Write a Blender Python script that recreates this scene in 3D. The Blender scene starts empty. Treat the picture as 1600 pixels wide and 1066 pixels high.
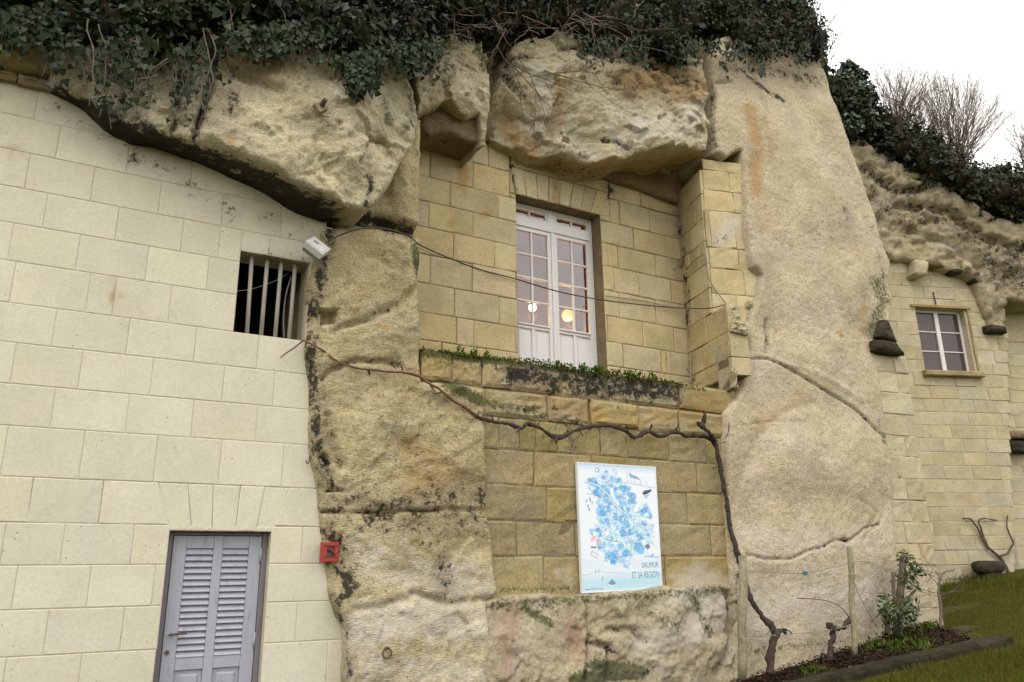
import bpy, math, random
import numpy as np
from mathutils import Vector, Matrix
random.seed(7)
rng = np.random.default_rng(7)
S = bpy.context.scene
COL = S.collection
R = math.radians

# ------------------------------------------------------------------ camera
F_PX, PITCH, ROLL, EYE = 1230.0, R(16.4), R(-0.8), 1.55
_F = np.array([0, math.cos(PITCH), math.sin(PITCH)])
_R0 = np.array([1.0, 0, 0]); _U0 = np.array([0, -math.sin(PITCH), math.cos(PITCH)])
CR = _R0*math.cos(ROLL) + _U0*math.sin(ROLL)
CU = -_R0*math.sin(ROLL) + _U0*math.cos(ROLL)
CAMP = np.array([0, 0, EYE])
cam = bpy.data.cameras.new('camera'); camo = bpy.data.objects.new('camera', cam); COL.objects.link(camo)
cam.sensor_width = 36; cam.lens = 36*F_PX/1600; cam.clip_start = .05; cam.clip_end = 3000
m = Matrix(((CR[0], CU[0], -_F[0], 0), (CR[1], CU[1], -_F[1], 0), (CR[2], CU[2], -_F[2], EYE), (0, 0, 0, 1)))
camo.matrix_world = m
S.camera = camo

# ------------------------------------------------------------------ light
SUN_EL, SUN_AZ = R(52), R(200)          # azimuth clockwise from +Y
w = bpy.data.worlds.new('World'); S.world = w; w.use_nodes = True
nt = w.node_tree; nt.nodes.clear()
out = nt.nodes.new('ShaderNodeOutputWorld'); bg = nt.nodes.new('ShaderNodeBackground')
sky = nt.nodes.new('ShaderNodeTexSky'); sky.sky_type = 'NISHITA'; sky.sun_disc = False
sky.sun_elevation = SUN_EL; sky.sun_rotation = SUN_AZ; sky.dust_density = 4; sky.air_density = 1.0
mixn = nt.nodes.new('ShaderNodeMix'); mixn.data_type = 'RGBA'
mixn.inputs[0].default_value = .88
mixn.inputs[7].default_value = (14.4, 14.0, 13.3, 1)     # the even white of a closed cloud cover
nt.links.new(sky.outputs[0], mixn.inputs[6]); nt.links.new(mixn.outputs[2], bg.inputs[0])
bg.inputs[1].default_value = .1
nt.links.new(bg.outputs[0], out.inputs[0])
sun = bpy.data.lights.new('sun', 'SUN'); sun.energy = .85; sun.angle = R(24); sun.color = (1, .965, .90)
so = bpy.data.objects.new('sun', sun); COL.objects.link(so)
sd = Vector((math.sin(SUN_AZ)*math.cos(SUN_EL), math.cos(SUN_AZ)*math.cos(SUN_EL), math.sin(SUN_EL)))
so.rotation_euler = sd.to_track_quat('Z', 'Y').to_euler()
vs = S.view_settings; vs.view_transform = 'Standard'; vs.look = 'None'; vs.gamma = 1; vs.use_curve_mapping = False
vs.exposure = 0.56

# ------------------------------------------------------------------ frames: a pixel of the photo traced on to a wall plane
def ray(px, py):
    return _F + CR*(px-800)/F_PX + CU*(533-py)/F_PX
def project(P):
    d = np.asarray(P) - CAMP
    z = d@_F
    return 800 + F_PX*(d@CR)/z, 533 - F_PX*(d@CU)/z
class Fr:
    def __init__(s, deg, o):
        a = R(deg); s.u = np.array([math.cos(a), math.sin(a), 0]); s.n = np.array([math.sin(a), -math.cos(a), 0])
        s.o = np.array([o[0], o[1], 0.0]); s.a = a
    def unp(s, px, py, w=0.0):
        r = ray(px, py)
        t = ((s.o - CAMP)@s.n + w)/(r@s.n)
        p = CAMP + t*r
        return (float((p-s.o)@s.u), float(p[2]))
    def pos(s, u, z, w=0.0):
        u = np.asarray(u, float); z = np.asarray(z, float); w = np.asarray(w, float)
        return s.o + u[..., None]*s.u + w[..., None]*s.n + z[..., None]*np.array([0, 0, 1.0])
    def P(s, px, py, w=0.0):
        u, z = s.unp(px, py, w); return s.pos(u, z, w)
TH = 29.9
_n = np.array([math.sin(R(TH)), -math.cos(R(TH))])
M = Fr(TH, (-6.8*_n[0], -6.8*_n[1]))
REC = -.85                                # the recess of the french window lies this far behind the main wall plane
def ground_z(x, y):
    x = np.asarray(x, float); y = np.asarray(y, float)
    return .14*np.where(x > -1.5, x, -1.5+.15*(x+1.5)) * np.where(x > 14, 14/np.maximum(x, 14), 1)
def gpt(px, py, dz=0.0):
    r = ray(px, py); t = 1.0
    for _ in range(60):
        p = CAMP + t*r
        t *= 1 + (p[2]-float(ground_z(p[0], p[1]))-dz)/max(.2, EYE)*.8
    return CAMP + t*r

# ------------------------------------------------------------------ noise
def _h(i, j, k, s):
    n = (i.astype(np.int64)*374761393 + j.astype(np.int64)*668265263 + k.astype(np.int64)*2147483647 + s*1274126177) & 0xffffffff
    n = ((n ^ (n >> 13))*1274126177) & 0xffffffff
    n = ((n ^ (n >> 16))*668265263) & 0xffffffff
    return ((n ^ (n >> 15)) & 0xffff)/65535.0
def vn(P, sc, seed=0):
    Q = np.asarray(P, float)*sc; i = np.floor(Q); f = Q-i; f = f*f*(3-2*f)
    x, y, z = i[..., 0], i[..., 1], i[..., 2]; a, b, c = f[..., 0], f[..., 1], f[..., 2]
    r = 0
    for dx in (0, 1):
        for dy in (0, 1):
            for dz in (0, 1):
                r = r + _h(x+dx, y+dy, z+dz, seed)*(a if dx else 1-a)*(b if dy else 1-b)*(c if dz else 1-c)
    return r
def fbm(P, sc, octv=4, seed=0, gain=.5):
    r = 0; a = 1; t = 0
    for o in range(octv):
        r = r + a*(vn(P, sc*2**o, seed+o*17)-.5); t += a; a *= gain
    return r/t*2

# ------------------------------------------------------------------ scene graph helpers
def meta(o, label=None, cat=None, group=None, kind=None):
    if label: o['label'] = label
    if cat: o['category'] = cat
    if group: o['group'] = group
    if kind: o['kind'] = kind
    return o
def empty(name, p, label, cat, group=None):
    o = bpy.data.objects.new(name, None); COL.objects.link(o); o.location = [float(c) for c in p]; o.empty_display_size = .2
    return meta(o, label, cat, group)
def link(name, me, mat, parent=None, smooth=False):
    o = bpy.data.objects.new(name, me); COL.objects.link(o)
    if mat is not None and not me.materials: me.materials.append(mat)
    if parent is not None:
        o.parent = parent; o.matrix_parent_inverse = Matrix.Translation(parent.location).inverted() if parent.parent is None else parent_inv(parent)
    if smooth: me.shade_smooth()
    return o
def parent_inv(p):
    # a part: its own world matrix is identity, so is the inverse
    return Matrix.Identity(4)
def mesh_np(name, V, faces):
    me = bpy.data.meshes.new(name)
    V = np.asarray(V, np.float32)
    if isinstance(faces, np.ndarray):
        k = faces.shape[1]; n = len(faces)
        me.vertices.add(len(V)); me.vertices.foreach_set('co', V.ravel())
        me.loops.add(n*k); me.loops.foreach_set('vertex_index', faces.astype(np.int32).ravel())
        me.polygons.add(n); me.polygons.foreach_set('loop_start', np.arange(0, n*k, k, dtype=np.int32))
        try: me.polygons.foreach_set('loop_total', np.full(n, k, np.int32))
        except Exception: pass
        me.update(calc_edges=True)
    else:
        me.from_pydata([tuple(map(float, v)) for v in V], [], faces); me.update()
    return me
def attr(me, name, C):
    a = me.attributes.new(name, 'FLOAT_COLOR', 'POINT'); a.data.foreach_set('color', np.asarray(C, np.float32).ravel())
class MB:
    """collects boxes, prisms and tubes into ONE mesh object"""
    def __init__(s): s.v = []; s.f = []; s.n = 0
    def add(s, V, Fs):
        s.v.append(np.asarray(V, float)); s.f += [tuple(int(i)+s.n for i in f) for f in Fs]; s.n += len(V)
    def box(s, fr, u0, u1, z0, z1, w0, w1, bev=0.0):
        b = min(bev, abs(u1-u0)*.4, abs(z1-z0)*.4)
        if b <= 0:
            U = [u0, u1, u1, u0]*2; Z = [z0, z0, z1, z1]*2; W = [w1]*4+[w0]*4
            s.add(fr.pos(U, Z, W), [(0, 1, 2, 3), (7, 6, 5, 4), (0, 4, 5, 1), (1, 5, 6, 2), (2, 6, 7, 3), (3, 7, 4, 0)])
        else:
            U = [u0+b, u1-b, u1-b, u0+b] + [u0, u1, u1, u0]*2; Z = [z0+b, z0+b, z1-b, z1-b] + [z0, z0, z1, z1]*2
            W = [w1]*4 + [w1-b]*4 + [w0]*4
            f = [(0, 1, 2, 3), (11, 10, 9, 8)]
            for a in (0, 4):
                for i in range(4):
                    j = (i+1) % 4; f.append((a+i, a+4+i, a+4+j, a+j))
            s.add(fr.pos(U, Z, W), f)
    def xbox(s, c, X, Y, Z, hx, hy, hz):
        c = np.asarray(c); V = []
        for sz in (-1, 1):
            for sx, sy in ((-1, -1), (1, -1), (1, 1), (-1, 1)):
                V.append(c + sx*hx*X + sy*hy*Y + sz*hz*Z)
        s.add(V, [(3, 2, 1, 0), (4, 5, 6, 7), (0, 1, 5, 4), (1, 2, 6, 5), (2, 3, 7, 6), (3, 0, 4, 7)])
    def tube(s, pts, rad, k=8, cap=True, rough=0.0, seed=0):
        V, Fq = tube_np(pts, rad, k, rough, seed)
        f = [tuple(q) for q in Fq]
        n = len(pts)
        if cap: f += [tuple(range(k-1, -1, -1)), tuple((n-1)*k+i for i in range(k))]
        s.add(V, f)
    def prism(s, fr, poly, w0, w1):
        k = len(poly); U = [p[0] for p in poly]*2; Z = [p[1] for p in poly]*2; W = [w1]*k+[w0]*k
        s.add(fr.pos(U, Z, W), [tuple(range(k)), tuple(range(2*k-1, k-1, -1))] + [(i, k+i, k+(i+1) % k, (i+1) % k) for i in range(k)])
    def build(s, name, mat, parent=None, smooth=False, masks=None, tag=None):
        V = np.concatenate(s.v); me = mesh_np(name, V, s.f)
        attr(me, 'masks', mask_for(V, tag) if tag else np.zeros((len(V), 4)))
        o = link(name, me, mat, parent)
        if smooth: me.shade_smooth()
        return o
def tube_np(pts, rad, k=6, rough=0.0, seed=0):
    P = np.asarray(pts, float); n = len(P)
    rad = np.broadcast_to(np.asarray(rad, float), (n,))
    T = np.gradient(P, axis=0); T /= np.maximum(np.linalg.norm(T, axis=1, keepdims=True), 1e-9)
    ref = np.array([0.31, -.52, .8]); A = np.cross(T, ref); A /= np.maximum(np.linalg.norm(A, axis=1, keepdims=True), 1e-9)
    B = np.cross(T, A)
    an = np.arange(k)*2*math.pi/k
    V = P[:, None, :] + rad[:, None, None]*(np.cos(an)[None, :, None]*A[:, None, :] + np.sin(an)[None, :, None]*B[:, None, :])
    V = V.reshape(-1, 3)
    if rough:
        c = np.repeat(P, k, axis=0); V = c + (V-c)*(1 + rough*fbm(V, 25, 2, seed)[:, None]*1.6)
    i = np.arange(n-1)[:, None]*k + np.arange(k)[None, :]; j = np.arange(n-1)[:, None]*k + (np.arange(k)[None, :]+1) % k
    Fq = np.stack([i, j, j+k, i+k], -1).reshape(-1, 4)
    return V, Fq
def smooth_path(pts, per=6, jit=0.0, seed=0):
    P = np.asarray(pts, float); n = len(P); out = []
    for i in range(n-1):
        p0, p1, p2, p3 = P[max(i-1, 0)], P[i], P[i+1], P[min(i+2, n-1)]
        for t in np.arange(per)/per:
            out.append(.5*((2*p1)+(-p0+p2)*t+(2*p0-5*p1+4*p2-p3)*t*t+(-p0+3*p1-3*p2+p3)*t**3))
    out.append(P[-1]); out = np.array(out)
    if jit:
        for a in range(3): out[:, a] += jit*fbm(out, 6, 3, seed+a)
    return out

# ------------------------------------------------------------------ stains and painted underside shade: (channel, polyline in photo pixels, radius, strength) per tagged surface
STROKES = {}
def stroke(tag, ch, pts, r, s=1.0): STROKES.setdefault(tag, []).append(('kmrp'.index(ch), np.array(pts, float), float(r), s))
def seg_dist(X, Y, pts):
    d = np.full(X.shape, 1e9)
    if len(pts) == 1: return np.hypot(X-pts[0][0], Y-pts[0][1])
    for a, b in zip(pts[:-1], pts[1:]):
        vx, vy = b[0]-a[0], b[1]-a[1]; L = vx*vx+vy*vy+1e-12
        t = np.clip(((X-a[0])*vx+(Y-a[1])*vy)/L, 0, 1)
        d = np.minimum(d, np.hypot(X-a[0]-t*vx, Y-a[1]-t*vy))
    return d
def mask_for(V, tag):
    C = np.zeros((len(V), 4))
    if tag not in STROKES: return C
    X, Y = project(V)
    for ch, pts, r, s in STROKES[tag]:
        C[:, ch] = np.maximum(C[:, ch], s*np.exp(-(seg_dist(X, Y, pts)/r)**2))
    return C

# ------------------------------------------------------------------ materials
def nodes(name):
    m = bpy.data.materials.new(name); m.use_nodes = True; n = m.node_tree
    for x in list(n.nodes): n.nodes.remove(x)
    o = n.nodes.new('ShaderNodeOutputMaterial'); b = n.nodes.new('ShaderNodeBsdfPrincipled'); n.links.new(b.outputs[0], o.inputs[0])
    return m, n, b
def N(n, t, **kw):
    x = n.nodes.new(t)
    for k, v in kw.items(): setattr(x, k, v)
    return x
def setin(n, x, i, v):
    if hasattr(v, 'is_output'): n.links.new(v, x.inputs[i])
    else: x.inputs[i].default_value = v
def mixc(n, f, a, b, mode='MIX'):
    x = N(n, 'ShaderNodeMix', data_type='RGBA', blend_type=mode)
    for i, v in ((0, f), (6, a), (7, b)):
        if not hasattr(v, 'is_output') and i: v = tuple(v)+(1,) if len(v) == 3 else v
        setin(n, x, i, v)
    return x.outputs[2]
def math_(n, op, a, b=0.0, c=None):
    x = N(n, 'ShaderNodeMath', operation=op); setin(n, x, 0, a); setin(n, x, 1, b)
    if c is not None: setin(n, x, 2, c)
    return x.outputs[0]
def ramp(n, v, lo, hi, a=0.0, b=1.0):
    x = N(n, 'ShaderNodeMapRange'); x.interpolation_type = 'SMOOTHSTEP'; setin(n, x, 0, v)
    x.inputs[1].default_value = lo; x.inputs[2].default_value = hi; x.inputs[3].default_value = a; x.inputs[4].default_value = b
    return x.outputs[0]
def noise(n, vec, sc, det=4, rough=.55, dist=0.0):
    x = N(n, 'ShaderNodeTexNoise'); setin(n, x, 'Vector', vec); x.inputs['Scale'].default_value = sc
    x.inputs['Detail'].default_value = det; x.inputs['Roughness'].default_value = rough; x.inputs['Distortion'].default_value = dist
    return x.outputs[0]
def coords(n, rnd=True):
    g = N(n, 'ShaderNodeNewGeometry')
    if not rnd: return g.outputs['Position'], None
    oi = N(n, 'ShaderNodeObjectInfo'); s = math_(n, 'MULTIPLY', oi.outputs['Random'], 37.0)
    v = N(n, 'ShaderNodeVectorMath', operation='ADD'); n.links.new(g.outputs['Position'], v.inputs[0]); n.links.new(s, v.inputs[1])
    return v.outputs[0], oi.outputs['Random']
def bump(n, b, h, st, dist):
    x = N(n, 'ShaderNodeBump'); x.inputs['Strength'].default_value = st; x.inputs['Distance'].default_value = dist
    n.links.new(h, x.inputs['Height']); n.links.new(x.outputs[0], b.inputs['Normal'])
def stone(name, c1, c2, c3, big=1.2, bst=.5, bdist=.012, rand=.12, speck=.35, chisel=0.0, rough_ch=0.0, hrand=.02, grit=.55, pits=0.0, patch=.8,
          black=(.012, .011, .009), moss=(.052, .062, .02), rust=(.36, .21, .07), pale=(.52, .48, .41)):
    """limestone: two tones and a grey, pits, speckle, then the four masks of stain and painted shade"""
    m, n, b = nodes(name)
    pos, rv = coords(n, rand > 0)
    wpos, _ = coords(n, False)
    a = ramp(n, noise(n, pos, big, 8, .62), .3, .7)
    col = mixc(n, a, c1, c2)
    a2 = ramp(n, noise(n, pos, big*2.2, 9, .62), .42, .75)
    col = mixc(n, math_(n, 'MULTIPLY', a2, .7), col, c3)
    fine = noise(n, pos, 38, 6, .7)
    col = mixc(n, patch, col, mixc(n, ramp(n, noise(n, pos, 1.9, 5, .6, .5), .3, .7), (.8, .79, .77), (1.1, 1.09, 1.07)), 'MULTIPLY')
    col = mixc(n, speck, col, mixc(n, ramp(n, fine, .3, .7), (.55, .53, .5), (1.25, 1.25, 1.25)), 'MULTIPLY')
    col = mixc(n, math_(n, 'MULTIPLY', ramp(n, noise(n, pos, 21, 9, .75), .5, .7), grit), col, mixc(n, 1.0, col, (.55, .5, .42), 'MULTIPLY'))
    if rv is not None:
        hsv = N(n, 'ShaderNodeHueSaturation'); setin(n, hsv, 'Color', col)
        setin(n, hsv, 'Value', ramp(n, rv, 0, 1, 1-rand, 1+rand))
        setin(n, hsv, 'Saturation', ramp(n, math_(n, 'FRACT', math_(n, 'MULTIPLY', rv, 7.3)), 0, 1, .9, 1.1))
        setin(n, hsv, 'Hue', ramp(n, math_(n, 'FRACT', math_(n, 'MULTIPLY', rv, 13.7)), 0, 1, .5-hrand*.3, .5+hrand*.3))
        col = hsv.outputs[0]
    at = N(n, 'ShaderNodeAttribute', attribute_name='masks'); sep = N(n, 'ShaderNodeSeparateColor')
    n.links.new(at.outputs['Color'], sep.inputs[0])
    n9 = noise(n, wpos, 9, 8, .68); n20 = noise(n, wpos, 26, 6, .7, .3); n4 = noise(n, wpos, 4.5, 7, .6)
    pitv = N(n, 'ShaderNodeTexVoronoi'); n.links.new(pos, pitv.inputs['Vector']); pitv.inputs['Scale'].default_value = 16
    pit = ramp(n, pitv.outputs['Distance'], .04, .13, 1, 0)
    pit = math_(n, 'MULTIPLY', pit, ramp(n, noise(n, pos, 3.1, 2), .52, .6))
    if pits:
        pv = N(n, 'ShaderNodeTexVoronoi'); n.links.new(pos, pv.inputs['Vector']); pv.inputs['Scale'].default_value = 27
        pit2 = math_(n, 'MULTIPLY', ramp(n, pv.outputs['Distance'], .08, .30, 1, 0), math_(n, 'MULTIPLY', ramp(n, noise(n, pos, 5, 5, .7), .42, .62), pits)); pit = math_(n, 'MAXIMUM', pit, pit2)
    def layer(col, chan, c, nz, lo, hi, amt=1.0, k=1.3):
        v = math_(n, 'ADD', chan, math_(n, 'MULTIPLY', math_(n, 'SUBTRACT', nz, .5), k))
        v = math_(n, 'MULTIPLY', ramp(n, v, lo, hi), math_(n, 'MINIMUM', math_(n, 'MULTIPLY', chan, 8.0), 1.0))
        return mixc(n, math_(n, 'MULTIPLY', v, amt), col, c)
    col = layer(col, at.outputs['Alpha'], pale, n9, .3, .85, .6)
    col = layer(col, sep.outputs[2], rust, n9, .15, .8, .65, 1.1)
    col = layer(col, sep.outputs[1], moss, n20, .38, .68, .85)
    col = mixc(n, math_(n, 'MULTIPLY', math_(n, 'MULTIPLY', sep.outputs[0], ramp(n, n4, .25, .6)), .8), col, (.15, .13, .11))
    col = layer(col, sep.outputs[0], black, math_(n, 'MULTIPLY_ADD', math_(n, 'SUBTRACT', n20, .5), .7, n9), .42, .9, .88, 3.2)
    col = mixc(n, math_(n, 'MULTIPLY', pit, .75), col, (.1, .085, .06))
    n.links.new(col, b.inputs['Base Color']); b.inputs['Roughness'].default_value = .95; b.inputs['Specular IOR Level'].default_value = .15
    h = math_(n, 'ADD', math_(n, 'MULTIPLY', noise(n, pos, 11, 10, .72), 1.3), math_(n, 'MULTIPLY', fine, .35))
    h = math_(n, 'SUBTRACT', h, math_(n, 'MULTIPLY', pit, .5))
    if chisel:
        mp = N(n, 'ShaderNodeMapping'); n.links.new(wpos, mp.inputs[0]); mp.inputs['Rotation'].default_value = (0, R(58), 0)
        mp.inputs['Scale'].default_value = (9, 9, 26)
        cz = noise(n, mp.outputs[0], 1.6, 4, .6, .8)
        h = math_(n, 'ADD', h, math_(n, 'MULTIPLY', ramp(n, cz, .35, .65), chisel*.45))
        pk = N(n, 'ShaderNodeTexVoronoi'); n.links.new(mp.outputs[0], pk.inputs['Vector']); pk.inputs['Scale'].default_value = 3.2; pk.inputs['Randomness'].default_value = 1
        h = math_(n, 'ADD', h, math_(n, 'MULTIPLY', ramp(n, pk.outputs['Distance'], .0, .6), chisel*.5))
    if rough_ch:
        vv = N(n, 'ShaderNodeTexVoronoi'); n.links.new(pos, vv.inputs['Vector']); vv.inputs['Scale'].default_value = 13
        h = math_(n, 'ADD', h, math_(n, 'MULTIPLY', vv.outputs['Distance'], rough_ch))
    bump(n, b, h, bst, bdist)
    return m
def paint(name, c, rough=.45, wear=.25, dark=(.2, .18, .16), sc=7, metallic=0.0, streak=True, bs=.25, bd=.004):
    m, n, b = nodes(name); pos, rv = coords(n, True)
    mp = N(n, 'ShaderNodeMapping'); n.links.new(pos, mp.inputs[0]); mp.inputs['Scale'].default_value = (3, 3, .6) if streak else (1, 1, 1)
    a = ramp(n, noise(n, mp.outputs[0], sc, 7, .65), .5, .75)
    col = mixc(n, math_(n, 'MULTIPLY', a, wear), c, dark)
    col = mixc(n, .25, col, mixc(n, noise(n, pos, 60, 4), (.7, .7, .7), (1.25, 1.25, 1.25)), 'MULTIPLY')
    n.links.new(col, b.inputs['Base Color']); b.inputs['Roughness'].default_value = rough; b.inputs['Metallic'].default_value = metallic
    bump(n, b, noise(n, pos, 45, 5), bs, bd)
    return m
def leafmat(name, lo, hi, rough=.42, back=.6, spec=.5, brown=(.16, .1, .04)):
    m, n, b = nodes(name)
    at = N(n, 'ShaderNodeAttribute', attribute_name='tone'); sep = N(n, 'ShaderNodeSeparateColor'); n.links.new(at.outputs['Color'], sep.inputs[0])
    col = mixc(n, sep.outputs[0], lo, hi)
    col = mixc(n, sep.outputs[1], col, brown)
    n.links.new(col, b.inputs['Base Color']); b.inputs['Roughness'].default_value = rough; b.inputs['Specular IOR Level'].default_value = spec
    return m

# ------------------------------------------------------------------ rock masses: real thickness, noise-eroded faces and edges
def inside(X, Y, poly):
    r = np.zeros(X.shape, bool); n = len(poly)
    for i in range(n):
        x1, y1 = poly[i]; x2, y2 = poly[(i+1) % n]
        if y1 == y2: continue
        c = ((y1 > Y) != (y2 > Y)) & (X < (x2-x1)*(Y-y1)/(y2-y1)+x1)
        r ^= c
    return r
def nearest_on(X, Y, poly):
    d = np.full(X.shape, 1e9); qx = X.copy(); qy = Y.copy(); n = len(poly)
    for i in range(n):
        a, b = poly[i], poly[(i+1) % n]; vx, vy = b[0]-a[0], b[1]-a[1]; L = vx*vx+vy*vy+1e-12
        t = np.clip(((X-a[0])*vx+(Y-a[1])*vy)/L, 0, 1); x = a[0]+t*vx; y = a[1]+t*vy
        e = np.hypot(X-x, Y-y); k = e < d; d[k] = e[k]; qx[k] = x[k]; qy[k] = y[k]
    return d, qx, qy
def idw(X, Y, cu, cz, cw, p=3.0):
    num = 0; den = 0
    for u, z, w_ in zip(cu, cz, cw):
        k = 1/((X-u)**2+(Y-z)**2+.01)**(p/2); num = num+k*w_; den = den+k
    return num/den
def facets(u, z, size, tilt, seed, warp=.3):
    P = np.stack([u, z, u*0], -1); u = u+warp*size*fbm(P, 2/size, 3, seed)*1.5; z = z+warp*size*fbm(P+7, 2/size, 3, seed+1)*1.5
    gi, gj = np.floor(u/size), np.floor(z/size); best = np.full(u.shape, 1e9); val = np.zeros(u.shape)
    for di in (-1, 0, 1):
        for dj in (-1, 0, 1):
            a, b = gi+di, gj+dj; k = np.zeros_like(a)
            cx_ = (a+_h(a, b, k, seed+2))*size; cy_ = (b+_h(a, b, k, seed+3))*size
            d = (u-cx_)**2+((z-cy_)*1.2)**2; tx = (_h(a, b, k, seed+4)-.5)*2; ty = (_h(a, b, k, seed+5)-.5)*2; o = (_h(a, b, k, seed+6)-.5)*size*.25
            v = tilt*((u-cx_)*tx+(z-cy_)*ty+o); m_ = d < best; best = np.where(m_, d, best); val = np.where(m_, v, val)
    return val
def rock(name, fr, outline, wpts, back, mat, cell=.025, bev=.12, cracks=(), amp=(.06, .02, .008), edge=.03, seed=0,
         parent=None, steps=None, tag=None, chisel=.0, kind='structure', label=None, sidetag=True, amp_ridge=0.03, slope=0.0, chip=0.0, facet=0.0):
    cu, cz, cw = [], [], []
    for px, py, w_ in wpts:
        u, z = fr.unp(px, py, w_); cu.append(u); cz.append(z); cw.append(w_)
    def wat(px, py):
        w_ = cw[0]
        for _ in range(4):
            u, z = fr.unp(px, py, w_); w_ = float(idw(np.array(u), np.array(z), cu, cz, cw))
        return u, z
    P0 = [wat(*p) for p in outline]; poly = []
    for i in range(len(P0)):
        a, b = P0[i], P0[(i+1) % len(P0)]; L = math.hypot(b[0]-a[0], b[1]-a[1]); k = max(1, int(L/.06))
        for j in range(k): poly.append((a[0]+(b[0]-a[0])*j/k, a[1]+(b[1]-a[1])*j/k))
    Q = np.array([(x, seed*3.1, y) for x, y in poly])
    poly = [(x+edge*dx, y+edge*dy) for (x, y), dx, dy in zip(poly, fbm(Q, 3.2, 4, seed+5)*1.6, fbm(Q+9, 3.2, 4, seed+6)*1.6)]
    pu = np.array(poly)
    us = np.arange(pu[:, 0].min()-cell, pu[:, 0].max()+2*cell, cell); zs = np.arange(pu[:, 1].min()-cell, pu[:, 1].max()+2*cell, cell)
    GU, GZ = np.meshgrid(us, zs); nu = len(us)
    cx, cy = GU[:-1, :-1]+cell/2, GZ[:-1, :-1]+cell/2
    keep = inside(cx, cy, poly)
    iy, ix = np.nonzero(keep)
    v00 = iy*nu+ix
    quads = np.stack([v00, v00+1, v00+1+nu, v00+nu], 1)
    ids, inv = np.unique(quads, return_inverse=True); quads = inv.reshape(quads.shape)
    U = GU.ravel()[ids].copy(); Z = GZ.ravel()[ids].copy()
    # boundary edges
    E = np.concatenate([quads[:, [0, 1]], quads[:, [1, 2]], quads[:, [2, 3]], quads[:, [3, 0]]])
    key = np.minimum(E[:, 0], E[:, 1]).astype(np.int64)*10**7+np.maximum(E[:, 0], E[:, 1])
    _, first, cnt = np.unique(key, return_index=True, return_counts=True); BE = E[first[cnt == 1]]
    bv = np.unique(BE)
    d, qx, qy = nearest_on(U, Z, poly)
    kk = d[bv] < cell*1.1; U[bv[kk]] = qx[bv[kk]]; Z[bv[kk]] = qy[bv[kk]]
    d[bv] = 0
    Wb = idw(U, Z, cu, cz, cw)
    s = np.clip(1-d/bev, 0, 1); W = Wb - bev*.8*(1-np.sqrt(np.clip(1-s*s, 0, 1)))
    C3 = fr.pos(U, Z, Wb*0)
    X, Y = project(fr.pos(U, Z, W)); cr = np.zeros(len(U))
    for c in cracks:
        pts, wd, dep = c[:3]
        pts = np.array(pts, float); jx = 6*fbm(np.stack([X, Y, X*0], 1), .03, 3, 77)
        q = np.exp(-(seg_dist(X+jx, Y+jx*.6, pts)/wd)**2) if wd < 9.5 or dep < .11 else np.exp(-(np.maximum(np.abs(X-pts[:, 0].mean())-3, np.abs(Y-pts[:, 1].mean()))/wd)**10)
        W = W - dep*q; cr = np.maximum(cr, q*(1 if dep > 0 else 0)*(c[3] if len(c) > 3 else .55))
    W = W + amp[0]*fbm(C3, 1.3, 3, seed) + amp[1]*fbm(C3, 5, 3, seed+1)*1.5 + amp[2]*fbm(C3, 22, 3, seed+2)*1.5
    rg = 1-np.abs(fbm(C3*np.array([1, 1, 1.6]), 2.1, 4, seed+3))*2.4
    W = W + amp_ridge*np.clip(rg, -1, 1)*.6
    if chip:
        q = fbm(C3*np.array([1, 1, 1.25])+seed, 2.6, 4, seed+14)*7; f_ = q-np.floor(q); W = W + chip*((np.floor(q)+np.clip((f_-.72)/.28, 0, 1))*.6+.35*fbm(C3, 9, 3, seed+15))
    if facet:
        W = W + facets(U, Z, .62, facet*.55, seed+30)+facets(U, Z, .24, facet, seed+31)+facets(U, Z, .1, facet*.8, seed+32)
    if chisel:
        W = W + chisel*(vn(C3@np.array([[.8, 0, .6], [0, 1, 0], [-.6, 0, .8]])*np.array([4, 4, 16]), 1.5, seed+4)-.5)
    nV = len(U)
    steps = steps or max(2, int((np.median(W[bv])-back)/.07))
    mp = -np.ones(nV, int); mp[bv] = np.arange(len(bv))
    UU, ZZ, WW = [U], [Z], [W]; F = [quads]
    prev = bv
    for k in range(1, steps+1):
        t = k/steps; wv = W[bv]*(1-t)+back*t
        A = np.stack([U[bv], wv, Z[bv]], 1); g = (.06 if k < steps else .0)*min(1, 2*edge/.03*.5)
        UU.append(U[bv]+g*fbm(A, 2.5, 3, seed+8)); ZZ.append(Z[bv]+g*fbm(A, 2.5, 3, seed+9)+slope*(wv-W[bv])); WW.append(wv)
        cur = nV+(k-1)*len(bv)+np.arange(len(bv))
        pi = prev if k == 1 else prev
        a = mp[BE[:, 0]]; b = mp[BE[:, 1]]
        F.append(np.stack([pi[b], pi[a], cur[a], cur[b]], 1)); prev = cur
    U = np.concatenate(UU); Z = np.concatenate(ZZ); W = np.concatenate(WW)
    V = fr.pos(U, Z, W); me = mesh_np(name, V, np.concatenate(F))
    mk = mask_for(V, tag); mk[:nV, 0] = np.maximum(mk[:nV, 0], cr)  # cracks are also darkened in the colour, on top of their own shading
    attr(me, 'masks', mk)
    o = link(name, me, mat, parent); me.shade_smooth()
    if parent is None: meta(o, label=label, kind=kind)
    return o

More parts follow.
